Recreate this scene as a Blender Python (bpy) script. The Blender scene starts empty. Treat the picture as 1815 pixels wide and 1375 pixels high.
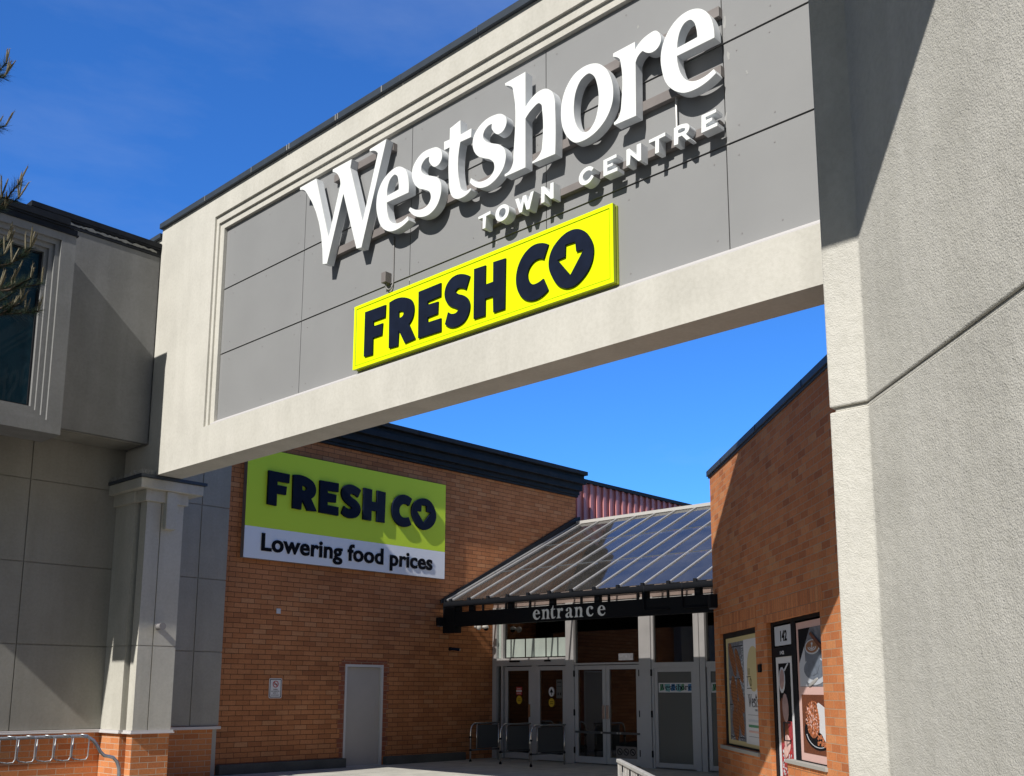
import bpy, bmesh, math, random
from mathutils import Vector, Matrix

# ------------------------------------------------------------ camera, light
SC = bpy.context.scene
COL = SC.collection
PITCH, ROLL, YAW = 0.1750, 0.0034, 0.7567
CAM = Vector((0.0, 0.0, 1.6))


def camera_axes():
    cp, sp, cr, sr = math.cos(PITCH), math.sin(PITCH), math.cos(ROLL), math.sin(ROLL)
    base = Matrix(((1, 0, 0), (0, 0, -1), (0, 1, 0)))
    P = Matrix(((1, 0, 0), (0, cp, sp), (0, -sp, cp)))
    Q = Matrix(((cr, -sr, 0), (sr, cr, 0), (0, 0, 1)))
    R = Q @ P @ base
    H = Matrix(((math.sin(YAW), math.cos(YAW), 0), (-math.cos(YAW), math.sin(YAW), 0), (0, 0, 1)))
    return H @ R[0], -(H @ R[1]), -(H @ R[2])


cd = bpy.data.cameras.new('camera')
cam = bpy.data.objects.new('camera', cd)
COL.objects.link(cam)
ax, ay, az = camera_axes()
cam.matrix_world = Matrix(((ax.x, ay.x, az.x, CAM.x), (ax.y, ay.y, az.y, CAM.y), (ax.z, ay.z, az.z, CAM.z), (0, 0, 0, 1)))
cd.sensor_width = 36.0
cd.lens = 36.0 * 1803.4 / 1815.0
cd.shift_y = (905.2 - 687.5) / 1815.0
cd.clip_start, cd.clip_end = 0.05, 3000.0
SC.camera = cam

SUN = Vector((1.0, 0.15, -0.87)).normalized()          # the way the light travels
ELEV = math.asin(-SUN.z)
ld = bpy.data.lights.new('sun', 'SUN')
ld.energy, ld.angle, ld.color = 5.3, math.radians(0.53), (1.0, 0.965, 0.905)
sun = bpy.data.objects.new('sun', ld)
COL.objects.link(sun)
sun.rotation_euler = SUN.to_track_quat('-Z', 'Y').to_euler()
sun.location = (-20, -3, 18)

W = bpy.data.worlds.new('World')
SC.world = W
W.use_nodes = True
wn = W.node_tree
wn.nodes.clear()
sky = wn.nodes.new('ShaderNodeTexSky')
sky.sky_type = 'NISHITA'
sky.sun_disc = False
sky.sun_elevation = ELEV
sky.sun_rotation = math.atan2(-SUN.x, -SUN.y)
sky.air_density, sky.dust_density, sky.ozone_density = 1.0, 0.15, 3.5
# a clear sky is deepest away from the sun and paler around it
geo = wn.nodes.new('ShaderNodeTexCoord')
dot = wn.nodes.new('ShaderNodeVectorMath')
dot.operation = 'DOT_PRODUCT'
dot.inputs[1].default_value = (SUN.x, SUN.y, 0.0)
mr = wn.nodes.new('ShaderNodeMapRange')
mr.interpolation_type = 'SMOOTHSTEP'
mr.inputs['From Min'].default_value, mr.inputs['From Max'].default_value = -0.15, 0.35
deep = wn.nodes.new('ShaderNodeMix')
deep.data_type, deep.blend_type = 'RGBA', 'MULTIPLY'
deep.inputs[0].default_value = 1.0
tint = wn.nodes.new('ShaderNodeMix')
tint.data_type = 'RGBA'
tint.inputs[6].default_value = (0.42, 0.385, 0.345, 1)
tint.inputs[7].default_value = (0.42, 1.03, 1.85, 1)
bg = wn.nodes.new('ShaderNodeBackground')
bg.inputs['Strength'].default_value = 0.11
wo = wn.nodes.new('ShaderNodeOutputWorld')
L_ = wn.links.new
L_(geo.outputs['Generated'], dot.inputs[0])
L_(dot.outputs['Value'], mr.inputs['Value'])
L_(mr.outputs[0], tint.inputs[0])
L_(sky.outputs[0], deep.inputs[6])
L_(tint.outputs[2], deep.inputs[7])
# faint high wisps
mp = wn.nodes.new('ShaderNodeMapping')
mp.inputs['Scale'].default_value = (1.0, 1.6, 4.0)
wz = wn.nodes.new('ShaderNodeTexNoise')
wz.inputs['Scale'].default_value, wz.inputs['Detail'].default_value, wz.inputs['Roughness'].default_value = 1.6, 7.0, 0.6
wr = wn.nodes.new('ShaderNodeMapRange')
wr.inputs['From Min'].default_value, wr.inputs['From Max'].default_value = 0.48, 0.80
wr.inputs['To Min'].default_value, wr.inputs['To Max'].default_value = 0.0, 0.16
wm = wn.nodes.new('ShaderNodeMix')
wm.data_type = 'RGBA'
wm.inputs[7].default_value = (6.0, 6.6, 7.4, 1)
L_(geo.outputs['Generated'], mp.inputs['Vector'])
L_(mp.outputs[0], wz.inputs['Vector'])
L_(wz.outputs['Fac'], wr.inputs['Value'])
L_(wr.outputs[0], wm.inputs[0])
L_(deep.outputs[2], wm.inputs[6])
L_(wm.outputs[2], bg.inputs[0])
L_(bg.outputs[0], wo.inputs[0])
SC.view_settings.view_transform = 'Standard'
SC.view_settings.look = 'None'
SC.view_settings.exposure = 0.0
SC.view_settings.gamma = 1.0

random.seed(7)
RT = math.sqrt(0.5)
UP = Vector((0, 0, 1))


# ------------------------------------------------------------ frames
class Frame:
    """A wall: a runs to the right along it, b is up, n is out of it."""
    def __init__(s, A, N, o):
        s.A, s.N, s.o = Vector(A), Vector(N), Vector(o)

    def p(s, a, b, n=0.0):
        return s.o + s.A * a + UP * b + s.N * n


FX = Frame((1, 0, 0), (0, -1, 0), (0, 0, 0))            # walls running away to the right:  a = x, n = -y
FY = Frame((0, -1, 0), (-1, 0, 0), (0, 0, 0))           # walls facing the car park:        a = -y, n = -x
FD = Frame((-RT, -RT, 0), (-RT, RT, 0), (0, 0, 0))      # the 45 degree walls on the right
CW = -5.85                                              # the brick shop wall is y - x = CW


def ad(x):
    return -(2 * x + CW) * RT


ND = CW * RT


# ------------------------------------------------------------ mesh building
class MB:
    def __init__(s):
        s.v, s.f = [], []

    def quad(s, *pts):
        k = len(s.v)
        s.v += [Vector(p) for p in pts]
        s.f.append(tuple(range(k, k + len(pts))))
        return s

    def hexa(s, P):
        k = len(s.v)
        s.v += [Vector(p) for p in P]
        for q in ((0, 3, 2, 1), (4, 5, 6, 7), (0, 1, 5, 4), (1, 2, 6, 5), (2, 3, 7, 6), (3, 0, 4, 7)):
            s.f.append(tuple(k + i for i in q))
        return s

    def box(s, x0, x1, y0, y1, z0, z1):
        return s.hexa([(x0, y0, z0), (x1, y0, z0), (x1, y1, z0), (x0, y1, z0), (x0, y0, z1), (x1, y0, z1), (x1, y1, z1), (x0, y1, z1)])

    def fbox(s, F, a0, a1, b0, b1, n0, n1):
        # n0 = back, n1 = front (towards the viewer)
        P = [F.p(a0, b0, n1), F.p(a1, b0, n1), F.p(a1, b0, n0), F.p(a0, b0, n0), F.p(a0, b1, n1), F.p(a1, b1, n1), F.p(a1, b1, n0), F.p(a0, b1, n0)]
        return s.hexa(P)

    def prism(s, F, pts, n0, n1):
        """polygon in (a, b), extruded from n0 (back) to n1 (front)"""
        k, m = len(s.v), len(pts)
        s.v += [F.p(a, b, n1) for a, b in pts] + [F.p(a, b, n0) for a, b in pts]
        s.f.append(tuple(range(k, k + m)))
        s.f.append(tuple(range(k + 2 * m - 1, k + m - 1, -1)))
        for i in range(m):
            j = (i + 1) % m
            s.f.append((k + i, k + m + i, k + m + j, k + j))
        return s

    def plan(s, pts, z0, z1):
        k, m = len(s.v), len(pts)
        s.v += [Vector((x, y, z1)) for x, y in pts] + [Vector((x, y, z0)) for x, y in pts]
        s.f.append(tuple(range(k, k + m)))
        s.f.append(tuple(range(k + 2 * m - 1, k + m - 1, -1)))
        for i in range(m):
            j = (i + 1) % m
            s.f.append((k + i, k + m + i, k + m + j, k + j))
        return s

    def tube(s, path, r, seg=10, cap=True):
        path = [Vector(p) for p in path]
        rr = r if isinstance(r, (list, tuple)) else [r] * len(path)
        k = len(s.v)
        prev = None
        for i, p in enumerate(path):
            t = (path[min(i + 1, len(path) - 1)] - path[max(i - 1, 0)]).normalized()
            if prev is None:
                u = t.cross(UP)
                if u.length < 0.05:
                    u = t.cross(Vector((1, 0, 0)))
                u.normalize()
            else:
                u = (prev - t * prev.dot(t)).normalized()
            prev = u
            w = t.cross(u)
            for j in range(seg):
                a = 2 * math.pi * j / seg
                s.v.append(p + (u * math.cos(a) + w * math.sin(a)) * rr[i])
        for i in range(len(path) - 1):
            for j in range(seg):
                a, b = k + i * seg + j, k + i * seg + (j + 1) % seg
                s.f.append((a, b, b + seg, a + seg))
        if cap:
            s.f.append(tuple(k + j for j in range(seg - 1, -1, -1)))
            e = k + (len(path) - 1) * seg
            s.f.append(tuple(e + j for j in range(seg)))
        return s

    def disc(s, F, a, b, n0, n1, ra, rb, seg=24):
        return s.prism(F, [(a + ra * math.cos(2 * math.pi * i / seg), b + rb * math.sin(2 * math.pi * i / seg)) for i in range(seg)], n0, n1)

    def ring(s, F, a, b, n0, n1, r0, r1, seg=24):
        k = len(s.v)
        for i in range(seg):
            c, d = math.cos(2 * math.pi * i / seg), math.sin(2 * math.pi * i / seg)
            s.v += [F.p(a + r1 * c, b + r1 * d, n1), F.p(a + r0 * c, b + r0 * d, n1), F.p(a + r0 * c, b + r0 * d, n0), F.p(a + r1 * c, b + r1 * d, n0)]
        for i in range(seg):
            p, q = k + 4 * i, k + 4 * ((i + 1) % seg)
            for j in range(4):
                s.f.append((p + j, p + (j + 1) % 4, q + (j + 1) % 4, q + j))
        return s

    def ell(s, F, a, b, n, ra, rb, rn, rot=0.0, seg=12, rings=6):
        k = len(s.v)
        c0, s0 = math.cos(rot), math.sin(rot)
        for i in range(rings + 1):
            th = math.pi * i / rings
            for j in range(seg):
                ph = 2 * math.pi * j / seg
                u, v, w = ra * math.sin(th) * math.cos(ph), rb * math.cos(th), rn * math.sin(th) * math.sin(ph)
                s.v.append(F.p(a + u * c0 - v * s0, b + u * s0 + v * c0, n + w))
        for i in range(rings):
            for j in range(seg):
                p, q = k + i * seg + j, k + i * seg + (j + 1) % seg
                s.f.append((p, q, q + seg, p + seg))
        return s

    def build(s, name, mat, parent=None, smooth=False, bevel=0.0, label=None):
        root = parent
        while root is not None and root.parent is not None:
            root = root.parent
        if root is not None:
            off = root.location.copy()
        else:
            xs = [v.x for v in s.v]; ys = [v.y for v in s.v]; zs = [v.z for v in s.v]
            off = Vector(((min(xs) + max(xs)) / 2, (min(ys) + max(ys)) / 2, min(zs)))
        me = bpy.data.meshes.new(name)
        me.from_pydata([tuple(v - off) for v in s.v], [], s.f)
        finish(me, mat, off, smooth)
        o = bpy.data.objects.new(name, me)
        COL.objects.link(o)
        if parent is not None:
            o.parent = parent
        else:
            o.location = off
        if bevel:
            m = o.modifiers.new('bevel', 'BEVEL')
            m.width, m.segments, m.limit_method = bevel, 2, 'ANGLE'
            m.angle_limit = math.radians(40)
        if label:
            o['label'] = label
        return o


def finish(me, mat, off, smooth):
    bm = bmesh.new()
    bm.from_mesh(me)
    bmesh.ops.recalc_face_normals(bm, faces=bm.faces)
    uvl = bm.loops.layers.uv.new('UVMap')
    for f in bm.faces:
        n = f.normal
        if abs(n.z) > 0.8:
            for l in f.loops:
                w = l.vert.co + off
                l[uvl].uv = (w.x, w.y)
        else:
            t = Vector((-n.y, n.x, 0))
            t.normalize()
            for l in f.loops:
                w = l.vert.co + off
                l[uvl].uv = (w.dot(t), w.z)
        f.smooth = smooth
    bm.to_mesh(me)
    bm.free()
    me.materials.append(mat)


def thing(name, label, cat, loc, group=None):
    o = bpy.data.objects.new(name, None)
    COL.objects.link(o)
    o.location = loc
    o.empty_display_size = 0.3
    return tag(o, label, cat, group)


def each(name, mat, parent, solids, bevel=0.0):
    for add in solids:
        mb = MB()
        add(mb)
        mb.build(name, mat, parent, bevel=bevel)


def tag(o, label, cat, group=None, kind=None):
    o['label'], o['category'] = label, cat
    if group:
        o['group'] = group
    if kind:
        o['kind'] = kind
    return o


def struct(o):
    o['kind'] = 'structure'
    return o


def copy_tree(o, parent=None):
    c = o.copy()
    COL.objects.link(c)
    if parent is not None:
        c.parent = parent
    for ch in list(o.children):
        copy_tree(ch, c)
    return c


# ------------------------------------------------------------ outlines and writing
def smooth_loop(pts):
    """closed loop; points flagged with a third value are corners"""
    n = len(pts)
    out = []
    for i in range(n):
        p, q = pts[i], pts[(i + 1) % n]
        P, Q = Vector(p[:2]), Vector(q[:2])
        out.append((P.x, P.y))
        if len(p) > 2 and len(q) > 2:
            continue
        d = (Q - P).length
        A, B = Vector(pts[i - 1][:2]), Vector(pts[(i + 2) % n][:2])

        def tan(L, M, N):
            l0, l1 = max((M - L).length, 1e-6), max((N - M).length, 1e-6)
            return ((M - L) / l0 * l1 + (N - M) / l1 * l0) / (l0 + l1)
        t1 = (tan(P, Q, B) if len(q) < 3 else None)
        t0 = (tan(A, P, Q) if len(p) < 3 else None)
        ch = (Q - P) / max(d, 1e-6)
        if t0 is None:
            t0 = 2 * ch - t1
        if t1 is None:
            t1 = 2 * ch - t0
        for k in range(1, 6):
            u = k / 6
            r = P * (2 * u ** 3 - 3 * u * u + 1) + t0 * d * (u ** 3 - 2 * u * u + u) + Q * (3 * u * u - 2 * u ** 3) + t1 * d * (u ** 3 - u * u)
            out.append((r.x, r.y))
    return out


def curve_to_mesh(cu):
    ob = bpy.data.objects.new('outline', cu)
    COL.objects.link(ob)
    bpy.context.view_layer.update()
    me = bpy.data.meshes.new_from_object(ob.evaluated_get(bpy.context.evaluated_depsgraph_get()))
    bpy.data.objects.remove(ob)
    bpy.data.curves.remove(cu)
    return me


def place_flat(me, name, F, n_mid, mat, parent, xform=None, label=None):
    root = parent
    while root is not None and root.parent is not None:
        root = root.parent
    off = root.location.copy() if root is not None else Vector((0, 0, 0))
    for v in me.vertices:
        a, b = v.co.x, v.co.y
        if xform:
            a, b = xform(a, b)
        v.co = F.p(a, b, n_mid + v.co.z) - off
    me.materials.clear()
    finish(me, mat, off, False)
    me.name = name
    o = bpy.data.objects.new(name, me)
    COL.objects.link(o)
    o.parent = parent
    if label:
        o['label'] = label
    return o


def outline(name, loops, F, n0, n1, mat, parent, bevel=0.0, label=None, raw=False):
    """solid cut-out from closed (a, b) loops, n0 back to n1 front"""
    cu = bpy.data.curves.new(name, 'CURVE')
    cu.dimensions, cu.fill_mode = '2D', 'BOTH'
    for lp in loops:
        pts = lp if raw else smooth_loop(lp)
        sp = cu.splines.new('POLY')
        sp.points.add(len(pts) - 1)
        for i, (x, y) in enumerate(pts):
            sp.points[i].co = (x, y, 0, 1)
        sp.use_cyclic_u = True
    cu.extrude = (n1 - n0) / 2 - bevel
    cu.bevel_depth = bevel
    cu.bevel_resolution = 0
    if bevel:
        cu.offset = -bevel
    return place_flat(curve_to_mesh(cu), name, F, (n0 + n1) / 2, mat, parent, label=label)


def write(text, F, a, b, n0, n1, mat, parent, height=None, width=None, bold=0.0, fat=0.0, name='lettering', align='LEFT', label=None, spacing=1.0):
    """text whose capital height is `height` and whose length is `width`, lower left corner at (a, b)"""
    cu = bpy.data.curves.new('text', 'FONT')
    cu.body = text
    cu.size = 1.0
    cu.offset = bold
    cu.space_character = spacing
    cu.extrude = (n1 - n0) / 2
    if fat:                                             # heavier strokes: rounded edges grow outwards
        cu.bevel_depth, cu.bevel_resolution, cu.extrude = fat, 1, 0.05
    cu.align_x = 'LEFT'
    cu.resolution_u = 4
    me = curve_to_mesh(cu)
    zm = max(abs(v.co.z) for v in me.vertices)
    if zm > 0:
        for v in me.vertices:
            v.co.z *= (n1 - n0) / 2 / zm
    xs = [v.co.x for v in me.vertices]
    lo, hi = min(xs), max(xs)
    sy = height / 0.73
    sx = sy if width is None else width / (hi - lo)
    a0 = a
    if align == 'CENTER':
        a0 = a - (hi - lo) * sx / 2
    return place_flat(me, name, F, (n0 + n1) / 2, mat, parent, lambda u, v: (a0 + (u - lo) * sx, b + v * sy), label)


# ------------------------------------------------------------ materials
def material(name):
    m = bpy.data.materials.new(name)
    m.use_nodes = True
    nt = m.node_tree
    return m, nt, nt.nodes['Principled BSDF']


def node(nt, kind, **kw):
    n = nt.nodes.new(kind)
    for k, v in kw.items():
        if k in n.inputs:
            n.inputs[k].default_value = v
        else:
            setattr(n, k, v)
    return n


def noise_fac(nt, scale, detail=4.0, rough=0.6, stretch=None):
    tc = node(nt, 'ShaderNodeTexCoord')
    src = tc.outputs['Object']
    if stretch:
        mp = node(nt, 'ShaderNodeMapping')
        mp.inputs['Scale'].default_value = stretch
        nt.links.new(src, mp.inputs['Vector'])
        src = mp.outputs[0]
    nz = node(nt, 'ShaderNodeTexNoise', Scale=scale, Detail=detail, Roughness=rough)
    nt.links.new(src, nz.inputs['Vector'])
    return nz.outputs['Fac']


def ramp(nt, fac, stops):
    r = node(nt, 'ShaderNodeValToRGB')
    e = r.color_ramp.elements
    while len(e) < len(stops):
        e.new(0.5)
    for i, (pos, c) in enumerate(stops):
        e[i].position = pos
        e[i].color = (*c, 1)
    nt.links.new(fac, r.inputs[0])
    return r.outputs[0]


def mul(nt, c1, c2, fac=1.0):
    m = node(nt, 'ShaderNodeMix', data_type='RGBA', blend_type='MULTIPLY')
    m.inputs[0].default_value = fac
    nt.links.new(c1, m.inputs[6])
    nt.links.new(c2, m.inputs[7])
    return m.outputs[2]


def add_bump(nt, bsdf, fac, strength, dist, prev=None):
    b = node(nt, 'ShaderNodeBump', Strength=strength, Distance=dist)
    nt.links.new(fac, b.inputs['Height'])
    if prev is not None:
        nt.links.new(prev, b.inputs['Normal'])
    nt.links.new(b.outputs[0], bsdf.inputs['Normal'])
    return b.outputs[0]


def plain(name, col, rough=0.5, metal=0.0, var=0.0, scale=6.0, bump=0.0, bscale=60.0, spec=0.5):
    m, nt, b = material(name)
    b.inputs['Base Color'].default_value = (*col, 1)
    b.inputs['Roughness'].default_value = rough
    b.inputs['Metallic'].default_value = metal
    b.inputs['Specular IOR Level'].default_value = spec
    if var:
        f = noise_fac(nt, scale, 5.0)
        c = ramp(nt, f, [(0.3, [x * (1 - var) for x in col]), (0.7, [min(1, x * (1 + var * 0.6)) for x in col])])
        nt.links.new(c, b.inputs['Base Color'])
    if bump:
        add_bump(nt, b, noise_fac(nt, bscale, 3.0), bump, 0.01)
    return m


def stucco(name, col, grain, strength, dist, var=0.1, streak=0.0, rough=0.9):
    m, nt, b = material(name)
    b.inputs['Roughness'].default_value = rough
    b.inputs['Specular IOR Level'].default_value = 0.25
    big = noise_fac(nt, 1.3, 6.0, 0.65)
    c = ramp(nt, big, [(0.30, [x * (1 - var) for x in col]), (0.55, col), (0.75, [x * (1 + var * 0.4) for x in col])])
    sp = noise_fac(nt, 22.0, 3.0)
    c = mul(nt, c, ramp(nt, sp, [(0.35, (0.93, 0.93, 0.92)), (0.6, (1, 1, 1))]))
    if streak:
        st = noise_fac(nt, 2.2, 4.0, 0.6, (1.0, 1.0, 0.12))
        c = mul(nt, c, ramp(nt, st, [(0.42, (1 - streak, 1 - streak, 1 - streak * 1.1)), (0.58, (1, 1, 1))]))
    nt.links.new(c, b.inputs['Base Color'])
    g = add_bump(nt, b, noise_fac(nt, grain, 3.0, 0.55), strength, dist)
    add_bump(nt, b, noise_fac(nt, grain * 0.12, 3.0), strength * 0.35, dist * 3, g)
    return m


def brick(name, cols, mortar, soldier=False, dirt=0.3, mort=0.008):
    m, nt, b = material(name)
    b.inputs['Roughness'].default_value = 0.85
    b.inputs['Specular IOR Level'].default_value = 0.3
    uv = node(nt, 'ShaderNodeUVMap')
    src = uv.outputs[0]
    bt = node(nt, 'ShaderNodeTexBrick')
    bt.inputs['Color1'].default_value = (0, 0, 0, 1)
    bt.inputs['Color2'].default_value = (1, 1, 1, 1)
    bt.inputs['Mortar'].default_value = (0.5, 0.5, 0.5, 1)
    bt.inputs['Scale'].default_value = 1.0
    bt.inputs['Mortar Size'].default_value = mort * 0.5
    bt.inputs['Mortar Smooth'].default_value = 0.15
    bt.inputs['Bias'].default_value = 0.0
    bt.inputs['Brick Width'].default_value = 0.101 if soldier else 0.305
    bt.inputs['Row Height'].default_value = 0.30 if soldier else 0.1
    bt.offset = 0.0 if soldier else 0.5
    nt.links.new(src, bt.inputs['Vector'])
    c = ramp(nt, bt.outputs['Color'], cols)
    # wear inside each brick
    fine = noise_fac(nt, 38.0, 4.0)
    c = mul(nt, c, ramp(nt, fine, [(0.3, (0.82, 0.80, 0.78)), (0.65, (1.06, 1.04, 1.0))]))
    mx = node(nt, 'ShaderNodeMix', data_type='RGBA')
    nt.links.new(bt.outputs['Fac'], mx.inputs[0])
    nt.links.new(c, mx.inputs[6])
    mx.inputs[7].default_value = (*mortar, 1)
    c = mx.outputs[2]
    if dirt:
        d = noise_fac(nt, 0.8, 6.0, 0.7)
        c = mul(nt, c, ramp(nt, d, [(0.32, (1 - dirt, 1 - dirt, 1 - dirt)), (0.6, (1, 1, 1))]))
    nt.links.new(c, b.inputs['Base Color'])
    inv = node(nt, 'ShaderNodeMath', operation='SUBTRACT')
    inv.inputs[0].default_value = 1.0
    nt.links.new(bt.outputs['Fac'], inv.inputs[1])
    g = add_bump(nt, b, inv.outputs[0], 0.8, 0.008)
    add_bump(nt, b, fine, 0.35, 0.004, g)
    return m


def glass(name, tint, gloss=0.02, refl=1.0, body=(0.02, 0.02, 0.02), mixbody=0.0, ior=1.5):
    """see-through pane: tinted transparency, fresnel reflection, some dusty body"""
    m, nt, b = material(name)
    nt.nodes.remove(b)
    out = nt.nodes['Material Output']
    tr = node(nt, 'ShaderNodeBsdfTransparent')
    tr.inputs[0].default_value = (*tint, 1)
    df = node(nt, 'ShaderNodeBsdfDiffuse')
    df.inputs[0].default_value = (*body, 1)
    m0 = node(nt, 'ShaderNodeMixShader')
    if mixbody:
        f = noise_fac(nt, 1.1, 6.0, 0.7, (1, 1, 1))
        mr = node(nt, 'ShaderNodeMapRange')
        mr.inputs['From Min'].default_value, mr.inputs['From Max'].default_value = 0.35, 0.7
        mr.inputs['To Min'].default_value, mr.inputs['To Max'].default_value = mixbody * 0.5, mixbody * 1.3
        nt.links.new(f, mr.inputs['Value'])
        nt.links.new(mr.outputs[0], m0.inputs[0])
    else:
        m0.inputs[0].default_value = 0.0
    nt.links.new(tr.outputs[0], m0.inputs[1])
    nt.links.new(df.outputs[0], m0.inputs[2])
    gl = node(nt, 'ShaderNodeBsdfGlossy')
    gl.inputs['Roughness'].default_value = gloss
    gl.inputs['Color'].default_value = (refl, refl, refl, 1)
    fr = node(nt, 'ShaderNodeFresnel', IOR=ior)
    m1 = node(nt, 'ShaderNodeMixShader')
    nt.links.new(fr.outputs[0], m1.inputs[0])
    nt.links.new(m0.outputs[0], m1.inputs[1])
    nt.links.new(gl.outputs[0], m1.inputs[2])
    nt.links.new(m1.outputs[0], out.inputs[0])
    return m


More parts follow.
